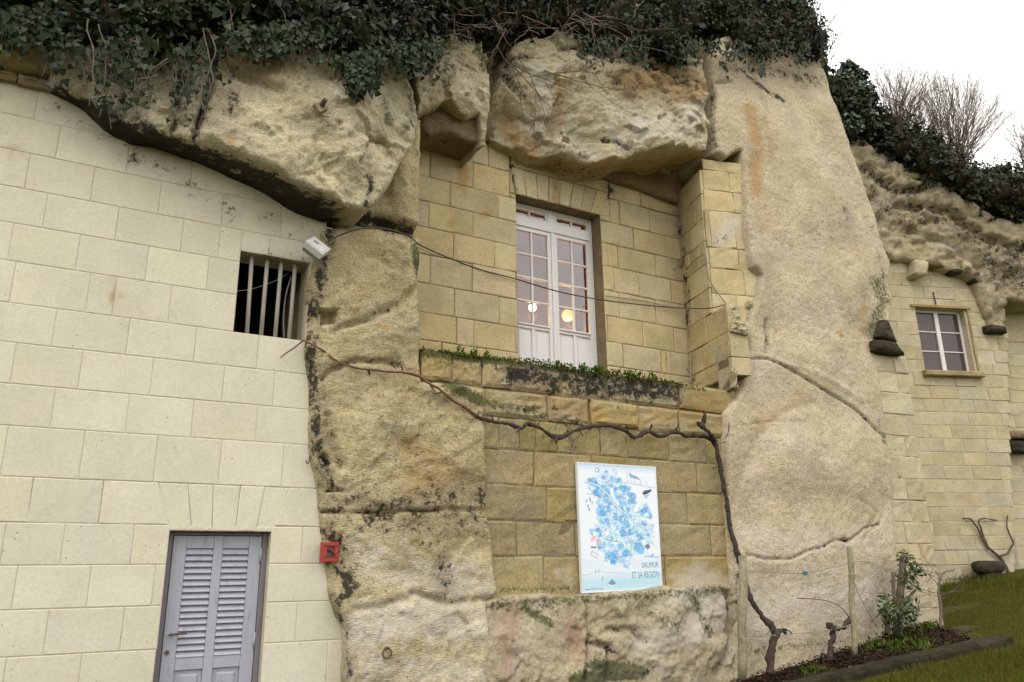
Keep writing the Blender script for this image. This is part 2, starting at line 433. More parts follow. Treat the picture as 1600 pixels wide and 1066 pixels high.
# ------------------------------------------------------------------ dressed stones: each one an object
def stone_block(fr, quad, w, depth, mat, parent, gap=.004, name='stone', tag=None, nx=3, ny=2, bev=.006, jit=.002, wj=.002, cut=None):
    """quad: (u,z) of bottom-left, bottom-right, top-right, top-left"""
    q = np.array(quad, float); c = q.mean(0)
    e = q-c; sx = max(.01, abs(e[:, 0]).mean()); sz = max(.01, abs(e[:, 1]).mean())
    q = c + e*np.array([(sx-gap)/sx, (sz-gap)/sz]) + rng.normal(0, jit, (4, 2))
    def at(s, t, inset):
        s2 = inset/(2*sx)+s*(1-inset/sx); t2 = inset/(2*sz)+t*(1-inset/sz)
        return (q[0]*(1-s2)+q[1]*s2)*(1-t2)+(q[3]*(1-s2)+q[2]*s2)*t2
    V = []; f = []
    w = w + float(rng.normal(0, wj))
    for j in range(ny+1):
        for i in range(nx+1):
            p = at(i/nx, j/ny, bev*2); V.append((p[0], p[1], w+float(rng.normal(0, jit))))
    for j in range(ny):
        for i in range(nx):
            a = j*(nx+1)+i; f.append((a, a+1, a+nx+2, a+nx+1))
    ring = [i for i in range(nx+1)] + [j*(nx+1)+nx for j in range(1, ny+1)] + [ny*(nx+1)+i for i in range(nx-1, -1, -1)] + [j*(nx+1) for j in range(ny-1, 0, -1)]
    par = [(i/nx, 0) for i in range(nx+1)] + [(1, j/ny) for j in range(1, ny+1)] + [(i/nx, 1) for i in range(nx-1, -1, -1)] + [(0, j/ny) for j in range(ny-1, 0, -1)]
    n0 = len(V); k = len(ring)
    for s, t in par:
        p = at(s, t, 0) + rng.normal(0, jit*.8, 2); V.append((p[0], p[1], w-bev))
    for i in range(k):
        j = (i+1) % k; f.append((ring[i], n0+i, n0+j, ring[j]))
    n1 = len(V); cor = [0, nx, nx+ny, 2*nx+ny]
    for ci in cor: V.append((V[n0+ci][0], V[n0+ci][1], w-depth))
    for a in range(4):
        i0, i1 = cor[a], cor[(a+1) % 4] if a < 3 else k
        f.append(tuple([n1+a] + [n1+(a+1) % 4] + [n0+(i % k) for i in range(i1, i0-1, -1)]))
    V = np.array(V); W3 = fr.pos(V[:, 0], V[:, 1], V[:, 2])
    me = mesh_np(name, W3, f); attr(me, 'masks', mask_for(W3, tag))
    return link(name, me, mat, parent)
def clip_rects(r, holes):
    out = [r]
    for (a, b, c, d) in holes:
        nx = []
        for (u0, u1, z0, z1) in out:
            if u1 <= a or u0 >= b or z1 <= c or z0 >= d: nx.append((u0, u1, z0, z1)); continue
            if u0 < a: nx.append((u0, a, z0, z1))
            if u1 > b: nx.append((b, u1, z0, z1))
            m0, m1 = max(u0, a), min(u1, b)
            if z0 < c: nx.append((m0, m1, z0, c))
            if z1 > d: nx.append((m0, m1, d, z1))
        out = nx
    return [r for r in out if r[1]-r[0] > .02 and r[3]-r[2] > .02]
def masonry(fr, parent, rows, w, depth, mat, mortar, holes=(), tag=None, gap=.004, back=.012, mdepth=.25, core=True, endtrim=0.0, **kw):
    """rows: list of (z_bottom, z_top, [u positions]) - a position may be (u_top, u_bottom)"""
    mb = MB(); n = 0
    for z0, z1, us in rows:
        for a, b in zip(us[:-1], us[1:]):
            if isinstance(a, tuple) or isinstance(b, tuple):
                at_, ab = a if isinstance(a, tuple) else (a, a); bt, bb = b if isinstance(b, tuple) else (b, b)
                quads = [[(ab, z0), (bb, z0), (bt, z1), (at_, z1)]]
            else:
                quads = [[(r[0], r[2]), (r[1], r[2]), (r[1], r[3]), (r[0], r[3])] for r in clip_rects((a, b, z0, z1), holes)]
            for q in quads:
                stone_block(fr, q, w, depth, mat, parent, gap=gap, tag=tag, **kw); n += 1
                if endtrim: um = max(c_[1][0] for c_ in quads)-0; qm = [(min(p_[0], max(max(x for x in us if not isinstance(x, tuple))-endtrim, min(p2[0] for p2 in q)+.01)), p_[1]) for p_ in q]; mb.prism(fr, qm, w-back-mdepth, w-back)
                else: mb.prism(fr, q, w-back-mdepth, w-back)
    o = mb.build('mortar', mortar, parent, tag=tag)
    return n

# ------------------------------------------------------------------ leaves
LEAF = {
 'ivy': (np.array([(0, 0, 0), (-.5, .05, .04), (-.32, .42, .02), (0, 1.0, -.06), (.32, .42, .02), (.5, .05, .04)]), [(0, 3, 2, 1), (0, 5, 4, 3)]),
 'oval': (np.array([(0, 0, 0), (-.3, .4, .05), (0, 1, -.04), (.3, .4, .05)]), [(0, 2, 1), (0, 3, 2)]),
 'long': (np.array([(0, 0, 0), (-.14, .45, .03), (0, 1, -.1), (.14, .45, .03)]), [(0, 2, 1), (0, 3, 2)]),
 'blade': (np.array([(-.05, 0, 0), (.05, 0, 0), (.0, 1, .15)]), [(0, 1, 2)]),
}
def leaf_mesh(name, P, Nrm, Dir, size, kind, tone, brown=None):
    """P (n,3) anchors, Nrm facing, Dir pointing of the tip"""
    L, fs = LEAF[kind]; n = len(P); k = len(L)
    Nrm = Nrm/np.maximum(np.linalg.norm(Nrm, axis=1, keepdims=True), 1e-9)
    Dir = Dir-(Dir*Nrm).sum(1, keepdims=True)*Nrm; Dir /= np.maximum(np.linalg.norm(Dir, axis=1, keepdims=True), 1e-9)
    Sd = np.cross(Dir, Nrm); size = np.broadcast_to(size, (n,))
    V = P[:, None]+size[:, None, None]*(L[None, :, 0:1]*Sd[:, None]+L[None, :, 1:2]*Dir[:, None]+L[None, :, 2:3]*Nrm[:, None])
    fk = len(fs[0]); Fq = (np.arange(n)[:, None, None]*k+np.array(fs)[None]).reshape(-1, fk)
    me = mesh_np(name, V.reshape(-1, 3), Fq)
    C = np.zeros((n, k, 4)); C[:, :, 0] = tone[:, None]
    if brown is not None: C[:, :, 1] = brown[:, None]
    attr(me, 'tone', C.reshape(-1, 4)); return me
def rnd_dirs(n): v = rng.normal(size=(n, 3)); return v/np.linalg.norm(v, axis=1, keepdims=True)
def px_scatter(fr, poly, n, wfun):
    """n points inside a polygon traced on the frame, in world space; wfun(u,z) gives the depth"""
    uz = np.array([fr.unp(x, y, w_) for x, y, w_ in poly]); out = []
    lo, hi = uz.min(0), uz.max(0); pl = [tuple(p) for p in uz]
    while sum(map(len, out)) < n:
        q = rng.uniform(lo, hi, (n*2, 2)); out.append(q[inside(q[:, 0], q[:, 1], pl)])
    q = np.concatenate(out)[:n]; return q[:, 0], q[:, 1], wfun(q[:, 0], q[:, 1])

# ------------------------------------------------------------------ palette
m_pale = stone('pale dressed limestone', (.60, .575, .46), (.58, .55, .425), (.565, .545, .45), big=1.1, bst=.22, bdist=.006, rand=.03, speck=.18, grit=.1, patch=.35)
m_cream = stone('cream dressed limestone', (.525, .445, .27), (.475, .40, .235), (.44, .39, .255), big=1.6, bst=.4, bdist=.008, rand=.055, speck=.35, grit=.25)
m_ochre = stone('ochre weathered limestone', (.375, .305, .155), (.31, .25, .12), (.34, .30, .20), big=1.7, bst=.75, bdist=.02, rand=.08, speck=.5, rough_ch=.25)
m_farst = stone('buff dressed limestone', (.50, .445, .30), (.46, .405, .265), (.44, .40, .29), big=.9, bst=.5, bdist=.012, rand=.05, speck=.35)
m_rock = stone('tuffeau rock face', (.51, .44, .265), (.38, .315, .175), (.48, .435, .31), big=1.0, bst=.9, bdist=.02, rand=0, speck=.6, chisel=.4, pits=.6, grit=.7, pale=(.62, .575, .53))
m_rockw = stone('pale tuffeau rock', (.57, .515, .365), (.46, .405, .26), (.57, .54, .455), big=.8, bst=.9, bdist=.02, rand=0, speck=.55, grit=.65, pits=.5, chisel=.35)
m_rocke = stone('smooth cut tuffeau', (.56, .485, .345), (.49, .42, .29), (.53, .465, .385), big=.7, bst=1, bdist=.017, rand=0, speck=.55, grit=.5, pits=.6, pale=(.59, .54, .50), chisel=.3)
m_plinth = stone('rough base rock', (.44, .385, .27), (.35, .295, .18), (.47, .43, .36), big=1.4, bst=.9, bdist=.02, rand=0, speck=.6, rough_ch=.3, pits=.6, rust=(.30, .15, .11))
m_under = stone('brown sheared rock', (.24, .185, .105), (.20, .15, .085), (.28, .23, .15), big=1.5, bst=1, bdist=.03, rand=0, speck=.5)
m_dark = stone('dark weathered stone', (.055, .046, .032), (.035, .03, .02), (.10, .085, .06), big=4, bst=.9, bdist=.02, rand=.1, speck=.6)
m_mortar = stone('lime mortar', (.52, .46, .365), (.49, .43, .335), (.53, .475, .39), big=3, bst=.6, bdist=.008, rand=0, speck=.4)
m_mortar2 = stone('old lime mortar', (.22, .18, .11), (.17, .14, .085), (.25, .21, .15), big=3, bst=.6, bdist=.01, rand=0, speck=.4)
m_farrock = stone('weathered far rock', (.52, .45, .29), (.36, .305, .19), (.52, .48, .39), big=.55, bst=1, bdist=.05, rand=0, speck=.6, grit=.8)
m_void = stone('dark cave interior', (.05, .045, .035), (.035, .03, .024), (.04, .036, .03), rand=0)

# ------------------------------------------------------------------ ground
xs = np.concatenate([np.arange(-30, -2, 1.0), np.arange(-2, 14, .12), np.arange(14, 40, 1.0), np.array([60, 120, 400, 900])])
xs = np.concatenate([[-900, -300, -100, -60], xs])
ys = np.concatenate([[-900, -300, -80, -30], np.arange(-12, 5, .8), np.arange(5, 20, .12), np.arange(20, 40, 1.5), [60, 150, 500, 1000]])
GX, GY = np.meshgrid(xs, ys); Pg = np.stack([GX.ravel(), GY.ravel(), np.zeros(GX.size)], 1)
Pg[:, 2] = ground_z(Pg[:, 0], Pg[:, 1]) + .05*fbm(Pg, .9, 3, 3) + .012*fbm(Pg, 5, 3, 4)
ny_, nx_ = GX.shape; i = (np.arange(ny_-1)[:, None]*nx_+np.arange(nx_-1)[None]).ravel()
me = mesh_np('ground', Pg, np.stack([i, i+1, i+1+nx_, i+nx_], 1))
m_ground, n, b = nodes('mossy turf'); pos, _ = coords(n, False)
c = mixc(n, ramp(n, noise(n, pos, 1.1, 6, .6), .4, .62), (.065, .07, .012), (.10, .078, .025))
c = mixc(n, ramp(n, noise(n, pos, 7, 6, .65), .45, .7), c, (.045, .055, .01))
c = mixc(n, .5, c, mixc(n, noise(n, pos, 50, 5, .7), (.4, .4, .4), (1.5, 1.5, 1.4)), 'MULTIPLY')
n.links.new(c, b.inputs['Base Color']); b.inputs['Roughness'].default_value = 1; b.inputs['Specular IOR Level'].default_value = .1
bump(n, b, noise(n, pos, 40, 6, .7), 1, .03)
meta(link('ground', me, m_ground), label='mossy uneven grass sloping up to the right', kind='structure'); me.shade_smooth()

# ------------------------------------------------------------------ LEFT WALL (pale ashlar, with the barred opening and the shuttered door)
def Z(px, py, w=0.0, fr=M): return fr.unp(px, py, w)[1]
def U(px, py, w=0.0, fr=M): return fr.unp(px, py, w)[0]
stroke('left', 2, [] or [(0, 0)], 1, 0) if False else None
for a in ([(60, 420), (95, 424)],): stroke('left', 'p', a, 9, .5)
stroke('left', 'r', [(175, 437), (175, 470)], 7, .8); stroke('left', 'r', [(205, 450), (225, 447)], 8, .5); stroke('left', 'r', [(85, 682)], 6, 1)
stroke('left', 'r', [(150, 932)], 9, .6); stroke('left', 'r', [(0, 150), (30, 290)], 30, .4); stroke('left', 'r', [(250, 500), (190, 520)], 30, .3)
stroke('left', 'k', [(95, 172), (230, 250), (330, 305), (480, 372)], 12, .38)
stroke('left', 'k', [(200, 240), (215, 262)], 5, .8); stroke('left', 'r', [(258, 275)], 5, .9)
stroke('left', 'k', [(485, 600), (500, 740), (506, 800)], 5, .7); stroke('left', 'k', [(378, 395), (480, 412)], 4, .5)
yl = [10, 62, 120, 175, 230, 288, 345, 405, 471, 533, 598, 664, 744, 816, 884, 954, 1028]
zl = [Z(0, y) for y in yl]; zl += [zl[-1]-.36, zl[-1]-.72, -.3]
bot = zl[-1]
J = [  # joints per course: photo px at mid-course
 [-40, 30, 120, 220, 320, 420], [-60, 40, 140, 240, 340, 440], [-30, 58, 165, 270, 370, 480], [-5, 91, 200, 300, 400, 500], [-50, 43, 145, 250, 348, 440, 510], [-40, 71, 183, 285, 343, 420, 500],
 [-90, 17, 122, 230, 325, 430, 500], [-60, 20, 138, 179, 266, 370, 500], [-30, 85, 200, 305, 403, 500], [-80, 21, 126, 237, 349, 428, 500],
 [-30, 83, 199, 301, 401, 505], [-110, 7, 128, 243, 344, 442, 510], None, [-110, 5, 98, 207, 330, 472, 525],
 [-90, 23, 139, 240, 400, 535], [-40, 72, 191, 300, 463, 545], [-110, 4, 123, 240, 400, 511, 552],
 [-60, 60, 180, 300, 420, 560], [-110, 0, 120, 240, 400, 500, 560], [-60, 60, 180, 300, 420, 560]]
wl = empty('ashlar_wall', M.pos(U(250, 900), 0.0, 0.0), 'tall wall of smooth pale limestone blocks at the left, with a barred opening and a shuttered door', 'wall')
# openings
bu0, bu1 = U(371, 450), U(481, 460); bz0, bz1 = zl[9]+.001, (zl[6]+zl[7])/2+.02
bz1 = Z(378, 392); bz0 = Z(364, 517)
du0, du1 = U(265, 831), U(424, 831); dz1 = Z(345, 830)
rows = []
for k, js in enumerate(J):
    if k == 0: zt = zl[0]; 
    zt, zb = zl[k], zl[k+1] if k+1 < len(zl) else bot
    if zt - zb < .05: continue
    ym = project(M.pos(U(100, 500), (zt+zb)/2, 0.0))[1]
    if js is None:
        tj = [-110, 47, 158, (248, 263), (293.5, 299), (333.5, 331), (377, 367), (415, 400), (453, 431), 500]
        tj = [-110, 47, 158, (248, 263), (294, 300), (334, 332), (377, 368), (415, 400), (453, 428), 518]
        tot = []
        for t in tj: tot.append((U(t[0], 750), U(t[1], 829)) if isinstance(t, tuple) else U(t, 785))
        rows.append((zb, zt, tot)); continue
    us = []
    for x in js:
        # vertical position of this course at that pixel column
        y = 500
        for _ in range(5):
            u = U(x, y); y = project(M.pos(u, (zt+zb)/2, 0.0))[1]
        us.append(u)
    rows.append((zb, zt, us))
# the flat arch: one course whose stones lean
arch = [r for r in rows if any(isinstance(x, tuple) for x in r[2])][0]; rows.remove(arch)
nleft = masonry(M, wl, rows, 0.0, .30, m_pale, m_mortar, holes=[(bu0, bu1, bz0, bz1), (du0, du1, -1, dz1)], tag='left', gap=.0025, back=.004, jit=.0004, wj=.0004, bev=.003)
z0, z1, us = arch; zd = dz1
for a, b_ in zip(us[:-1], us[1:]):
    if not isinstance(a, tuple): q = [(a, z0), ((b_[1] if isinstance(b_, tuple) else b_), z0), ((b_[0] if isinstance(b_, tuple) else b_), z1), (a, z1)]
    elif not isinstance(b_, tuple): q = [(a[1], z0), (b_, z0), (b_, z1), (a[0], z1)]
    else: q = [(a[1], min(z0, zd)), (b_[1], min(z0, zd)), (b_[0], z1), (a[0], z1)]
    stone_block(M, q, 0.0, .30, m_pale, wl, gap=.0022, tag='left', jit=.001, wj=.0015, bev=.004)
mb = MB(); mb.prism(M, [(us[0] if not isinstance(us[0], tuple) else us[0][1], z0), (us[-1], z0), (us[-1], z1), (us[0], z1)], -.26, -.009)
mb.build('mortar', m_mortar, wl)
# cave-dark room behind both openings
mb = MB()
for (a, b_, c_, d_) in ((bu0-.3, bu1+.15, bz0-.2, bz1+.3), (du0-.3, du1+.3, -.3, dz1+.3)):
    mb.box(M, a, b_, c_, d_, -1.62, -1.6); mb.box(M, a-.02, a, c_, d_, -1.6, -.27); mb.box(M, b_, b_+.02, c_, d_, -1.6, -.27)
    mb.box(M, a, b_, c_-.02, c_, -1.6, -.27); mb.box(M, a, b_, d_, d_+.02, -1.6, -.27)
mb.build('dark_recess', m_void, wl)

# bars
m_bar = paint('old galvanised iron', (.33, .31, .27), .6, .5, (.14, .11, .08), 9)
wb = empty('window_grille', M.pos((bu0+bu1)/2, bz0, -.09), 'four grey upright iron bars set in the dark square opening of the pale wall', 'window bars')
for tx, bx in ((393, 386), (418, 408), (440, 430), (462, 452)):
    a = M.unp(tx, 405, -.09)[0]; c_ = M.unp(bx, 522, -.09)[0]; mb = MB()
    mb.tube([M.pos(c_, bz0-.04, -.09), M.pos((a+c_)/2, (bz0+bz1)/2, -.09), M.pos(a, bz1+.04, -.09)], .019, 10); mb.build('bar', m_bar, wb, True)
m_cable = paint('grey cable sheath', (.30, .28, .25), .6, .3)
mb = MB(); mb.tube(smooth_path([M.P(455, 432, -.22), M.P(447, 460, -.2), M.P(443, 495, -.2), M.P(444, 528, -.2)]), .007, 6)
meta(mb.build('loose_cable', m_cable, None, True), 'thin pale cable hanging loose behind the bars of the square opening', 'cable')
mb = MB(); mb.tube(smooth_path([M.P(366, 455, -.24), M.P(392, 452, -.24), M.P(425, 441, -.24), M.P(450, 428, -.24)]), .004, 5)
meta(mb.build('slack_wire', m_bar, None, True), 'fine wire slung across the dark inside behind the window bars', 'wire')

# ------------------------------------------------------------------ shuttered door
m_door = paint('lilac grey door paint', (.335, .345, .405), .55, .6, (.17, .155, .16), 6)
m_doord = paint('grimy frame paint', (.16, .15, .17), .6, .4, (.08, .07, .07), 6)
m_rust = paint('rusted iron', (.09, .06, .045), .8, .6, (.16, .07, .03), 14, streak=False)
dr = empty('louvred_door', M.pos((du0+du1)/2, 0.15, -.1), 'lilac grey wooden door with two columns of louvres set in the pale block wall', 'door')
dz0 = .02; WD = -.10
mb = MB(); t = .045
mb.box(M, du0+.002, du0+t, dz0, dz1-.002, WD-.09, WD-.005, .004); mb.box(M, du1-t, du1-.002, dz0, dz1-.002, WD-.09, WD+.012, .004); mb.box(M, du0+t, du1-t, dz1-.03, dz1-.002, WD-.09, WD-.004, .004)
mb.build('door_frame', m_doord, dr)
a, b_ = du0+t+.004, du1-t-.004; zt = dz1-.034; H = zt-dz0; wdt = b_-a
st = .105*wdt/.72*1.0; mid = (a+b_)/2
zl1 = Z(320, 857, WD); zl0 = Z(300, 1027, WD)     # louvre field top and bottom
mb = MB()
mb.box(M, a, a+st, dz0, zt, WD-.04, WD, .003); mb.box(M, b_-st, b_, dz0, zt, WD-.04, WD, .003)
mb.box(M, mid-st*.36, mid+st*.36, dz0, zt, WD-.04, WD, .003)
for (x0, x1) in ((a+st+.001, mid-st*.36-.001), (mid+st*.36+.001, b_-st-.001)):
    mb.box(M, x0, x1, zl1, zt, WD-.039, WD-.002, .003); mb.box(M, x0, x1, zl0-.09, zl0, WD-.039, WD-.002, .003)
    mb.box(M, x0, x1, dz0, dz0+.2, WD-.039, WD-.002, .003)
mb.build('door_leaf', m_door, dr)
mb = MB(); mb.box(M, a+.01, b_-.01, zl0-.05, zl1+.05, WD-.10, WD-.085); mb.build('backing_board', m_doord, dr)
for (x0, x1) in ((a+st+.002, mid-st*.36-.002), (mid+st*.36+.002, b_-st-.002)):
    mb = MB(); mb.box(M, x0, x1, dz0+.2, zl0-.092, WD-.035, WD-.02, .001); mb.box(M, x0+.03, x1-.03, dz0+.24, zl0-.125, WD-.025, WD-.006, .01); mb.build('panel', m_door, dr)
    NS = 17
    for k in range(NS):
        zc = zl0+(k+.5)*(zl1-zl0)/NS; hh = (zl1-zl0)/NS*.42
        pr = [(WD-.036, zc+hh+.006), (WD-.030, zc+hh+.012), (WD+.004, zc-hh), (WD-.002, zc-hh-.006)]
        V = []; 
        for uu in (x0, x1):
            for (ww, zz) in pr: V.append(M.pos(uu, zz, ww))
        mb = MB(); mb.add(np.array(V), [(3, 2, 1, 0), (4, 5, 6, 7), (0, 1, 5, 4), (1, 2, 6, 5), (2, 3, 7, 6), (3, 0, 4, 7)]); mb.build('louvre_slat', m_door, dr)
hx = a+.05; hz = Z(270, 991, WD)
mb = MB(); mb.tube(smooth_path([M.pos(hx-.02, hz-.005, WD+.03), M.pos(hx+.01, hz, WD+.035), M.pos(hx+.11, hz+.004, WD+.03)], 4), .008, 6); mb.tube([M.pos(hx, hz, WD), M.pos(hx, hz, WD+.034)], .008, 6)
mb.build('door_handle', m_rust, dr, True)
mb = MB(); mb.tube([M.pos(hx-.015, hz-.13, WD), M.pos(hx-.015, hz-.13, WD+.012)], .016, 10); mb.build('keyhole_plate', m_rust, dr)
for py in (868, 1000):
    mb = MB(); zz = Z(410, py, WD); mb.tube([M.pos(b_-.004, zz-.06, WD+.006), M.pos(b_-.004, zz+.06, WD+.006)], .009, 8); mb.build('hinge', m_door, dr, True)

# ------------------------------------------------------------------ RECESS WALL with the french window
stroke('rec', 'r', [(722, 262), (712, 340), (708, 352)], 7, 1.1); stroke('rec', 'r', [(868, 285), (870, 318)], 6, .9)
stroke('rec', 'r', [(760, 330), (758, 335)], 6, .9); stroke('rec', 'r', [(745, 275), (750, 270)], 8, .6); stroke('rec', 'r', [(700, 420), (705, 450)], 9, .35)
stroke('rec', 'k', [(797, 236), (798, 265), (806, 300)], 2.2, .75); stroke('rec', 'k', [(950, 285), (952, 300), (948, 325)], 2.2, .8); stroke('rec', 'k', [(868, 282), (869, 318)], 2.0, .7)
stroke('rec', 'r', [(660, 545), (760, 560)], 16, .5); stroke('rec', 'm', [(670, 552), (790, 566)], 9, .5); stroke('rec', 'r', [(950, 590), (1060, 605)], 14, .5)
stroke('rec', 'k', [(1058, 330), (1068, 400), (1078, 600)], 3, .55); stroke('rec', 'm', [(950, 592), (1075, 612)], 8, .5)
wr = empty('recess_wall', M.pos(U(900, 580, REC), Z(900, 580, REC), REC), 'cream block wall at the back of the upper recess around the french window', 'wall')
yr = [150, 192, 233, 275, 314, 354, 397, 442, 488, 531, 572]
zr = [Z(663, y, REC) for y in yr]
JR = [[600, 700, 800, 900, 1010, 1110], [620, 720, 763, 797, 900, 1000, 1110], [610, 672, 739, 797, 880, 968, 1015, 1110], [620, 703, 780, 818, 933, 990, 1041, 1110], [600, 670, 739, 806, 950, 966, 1025, 1110],
      [620, 709, 773, 870, 960, 999, 1049, 1110], [600, 672, 738, 806, 900, 968, 1025, 1110], [640, 710, 780, 900, 950, 1005, 1054, 1110], [600, 713, 740, 806, 900, 974, 1034, 1043, 1110],
      [620, 690, 760, 870, 950, 1005, 1041, 1110], [600, 700, 780, 880, 980, 1110]]
def px_rows(fr, zs, J, w, yc=400):
    out = []
    for k, js in enumerate(J):
        if k+1 >= len(zs): break
        zt, zb = zs[k], zs[k+1]; us = []
        for x in js:
            y = yc
            for _ in range(6): u = fr.unp(x, y, w)[0]; y = float(project(fr.pos(u, (zt+zb)/2, w))[1])
            us.append(u)
        out.append((zb, zt, us))
    return out
wu0 = U(808, 400, REC); wu1 = U(942, 420, REC); wz1 = Z(808, 303, REC); wz0 = Z(820, 640, REC)
zr2 = zr+[zr[-1]-.3]
rw = px_rows(M, zr2, JR, REC)
# the flat arch over the window is built of its own leaning stones
az1 = Z(806, 262, REC); au0 = U(797, 280, REC); au1 = U(953, 330, REC)
masonry(M, wr, rw, REC, .24, m_cream, m_mortar2, holes=[(wu0, wu1, wz0, wz1), (au0, au1, wz1-.001, az1)], tag='rec', gap=.0045, back=.012, nx=4, ny=3, jit=.0018, wj=.003)
nv = 8; mb = MB()
for k in range(nv):
    t0, t1 = k/nv, (k+1)/nv
    ub0, ub1 = wu0+(wu1-wu0)*t0, wu0+(wu1-wu0)*t1; ut0, ut1 = au0+(au1-au0)*t0, au0+(au1-au0)*t1
    if k == 0: ub0 = wu0-.001
    q = [(ub0, wz1), (ub1, wz1), (ut1, az1), (ut0, az1)]; stone_block(M, q, REC+.001, .26, m_cream, wr, gap=.004, tag='rec', nx=2, ny=4); mb.prism(M, q, REC-.25, REC-.012)
mb.build('mortar', m_mortar2, wr)
for q in ([(au0, wz1), (wu0, wz1), (au0+.001, az1), (au0, az1)], [(wu1, wz1), (au1, wz1), (au1, az1), (au1-.001, az1)]): stone_block(M, q, REC, .2, m_cream, wr, gap=.002, tag='rec', nx=1, ny=2)

# ------------------------------------------------------------------ french window
m_white = paint('white window paint', (.64, .62, .62), .4, .2, (.42, .4, .38), 8)
m_glass, n, b = nodes('window glass'); b.inputs['Base Color'].default_value = (.9, .9, .92, 1); b.inputs['Roughness'].default_value = .03
n.nodes.remove(b); o_ = [x for x in n.nodes if x.type == 'OUTPUT_MATERIAL'][0]
gl = N(n, 'ShaderNodeBsdfGlossy'); gl.inputs['Roughness'].default_value = .06; gl.inputs['Color'].default_value = (.95, .93, .97, 1)
tr = N(n, 'ShaderNodeBsdfTransparent'); tr.inputs['Color'].default_value = (.86, .86, .86, 1); lw = N(n, 'ShaderNodeLayerWeight'); lw.inputs[0].default_value = .5
ms = N(n, 'ShaderNodeMixShader'); n.links.new(ramp(n, lw.outputs['Facing'], 0, 1, .06, .42), ms.inputs[0]); n.links.new(tr.outputs[0], ms.inputs[1]); n.links.new(gl.outputs[0], ms.inputs[2]); n.links.new(ms.outputs[0], o_.inputs[0])
pos, _ = coords(n, False); bb = N(n, 'ShaderNodeBump'); bb.inputs['Strength'].default_value = .06; bb.inputs['Distance'].default_value = .01; n.links.new(noise(n, pos, 5, 2), bb.inputs['Height']); n.links.new(bb.outputs[0], gl.inputs['Normal'])
WF = REC-.20
fw = empty('french_window', M.pos((wu0+wu1)/2, wz0, WF), 'tall white glazed double door with a transom, a bulb and an amber glow behind its panes', 'window')
g0, g1 = wu0+.003, wu1-.003; gt = wz1-.003; gb = wz0
zt_top = Z(505+0*0, 0, WF) if False else None
ztr1 = Z(868, 352, WF); ztr0 = Z(868, 366, WF)      # transom bar top, bottom at mid window
mb = MB(); ft = .045
mb.box(M, g0, g0+ft, gb, gt, WF-.06, WF, .005); mb.box(M, g1-ft, g1, gb, gt, WF-.06, WF, .005); mb.box(M, g0+ft, g1-ft, gt-ft, gt, WF-.06, WF-.001, .005)
mb.box(M, g0+ft, g1-ft, ztr0, ztr1, WF-.06, WF+.018, .008); mc = (g0+g1)/2
mb.box(M, mc-.055, mc+.055, ztr1, gt-ft, WF-.06, WF-.002, .004); mb.build('window_frame', m_white, fw)
def glazed(x0, x1, z0, z1, cols, rws, border, w_, leaf_name, panel_h=0.0):
    mb = MB(); bd = border
    mb.box(M, x0, x0+bd, z0, z1, w_-.04, w_, .004); mb.box(M, x1-bd, x1, z0, z1, w_-.04, w_, .004)
    mb.box(M, x0+bd, x1-bd, z1-bd, z1, w_-.04, w_-.001, .004); mb.box(M, x0+bd, x1-bd, z0, z0+bd, w_-.04, w_-.001, .004)
    zz0 = z0+bd
    if panel_h:
        zz0 = z0+panel_h; mb.box(M, x0+bd, x1-bd, zz0-.05, zz0, w_-.04, w_-.001, .004); mb.box(M, x0+bd, x1-bd, zz0-.012, zz0+.01, w_, w_+.018, .004)
    lf = mb.build(leaf_name, m_white, fw)
    xa, xb, za, zb = x0+bd, x1-bd, zz0, z1-bd; mu = .013
    for c_ in range(1, cols):
        xm = xa+(xb-xa)*c_/cols; mb = MB(); mb.box(M, xm-mu, xm+mu, za, zb, w_-.035, w_-.004, .006); mb.build('glazing_bar', m_white, lf)
    for r_ in range(1, rws):
        zm = za+(zb-za)*r_/rws
        for c_ in range(cols):
            mb = MB(); mb.box(M, xa+(xb-xa)*c_/cols+mu*(c_ > 0), xa+(xb-xa)*(c_+1)/cols-mu*(c_ < cols-1), zm-mu, zm+mu, w_-.034, w_-.0055, .006); mb.build('glazing_bar', m_white, lf)
    for c_ in range(cols):
        for r_ in range(rws):
            mb = MB(); mb.box(M, xa+(xb-xa)*c_/cols+.004, xa+(xb-xa)*(c_+1)/cols-.004, za+(zb-za)*r_/rws+.004, za+(zb-za)*(r_+1)/rws-.004, w_-.026, w_-.022); mb.build('pane', m_glass, lf)
    if panel_h:
        xm = (xa+xb)/2
        mb = MB(); mb.box(M, xm-.022, xm+.022, z0+bd, zz0-.05, w_-.038, w_-.002, .004); mb.build('panel_stile', m_white, lf)
        for (p, q) in ((xa, xm-.022), (xm+.022, xb)):
            mb = MB(); mb.box(M, p, q, z0+bd, zz0-.05, w_-.032, w_-.024); mb.box(M, p+.025, q-.025, z0+bd+.03, zz0-.08, w_-.026, w_-.014, .008); mb.build('panel', m_white, lf)
glazed(g0+ft+.002, mc-.057, ztr1+.002, gt-ft-.002, 2, 1, .03, WF-.008, 'transom_light')
glazed(mc+.057, g1-ft-.002, ztr1+.002, gt-ft-.002, 2, 1, .03, WF-.008, 'transom_light')
zp = Z(868, 514, WF)
glazed(g0+ft+.002, mc-.022, gb, ztr0-.002, 2, 4, .052, WF+.004, 'door_leaf', zp-gb)
glazed(mc+.022, g1-ft-.002, gb, ztr0-.002, 2, 4, .052, WF+.004, 'door_leaf', zp-gb)
mb = MB(); mb.box(M, mc-.024, mc+.024, gb, ztr0-.002, WF-.03, WF+.022, .006); mb.build('cover_strip', m_white, fw)
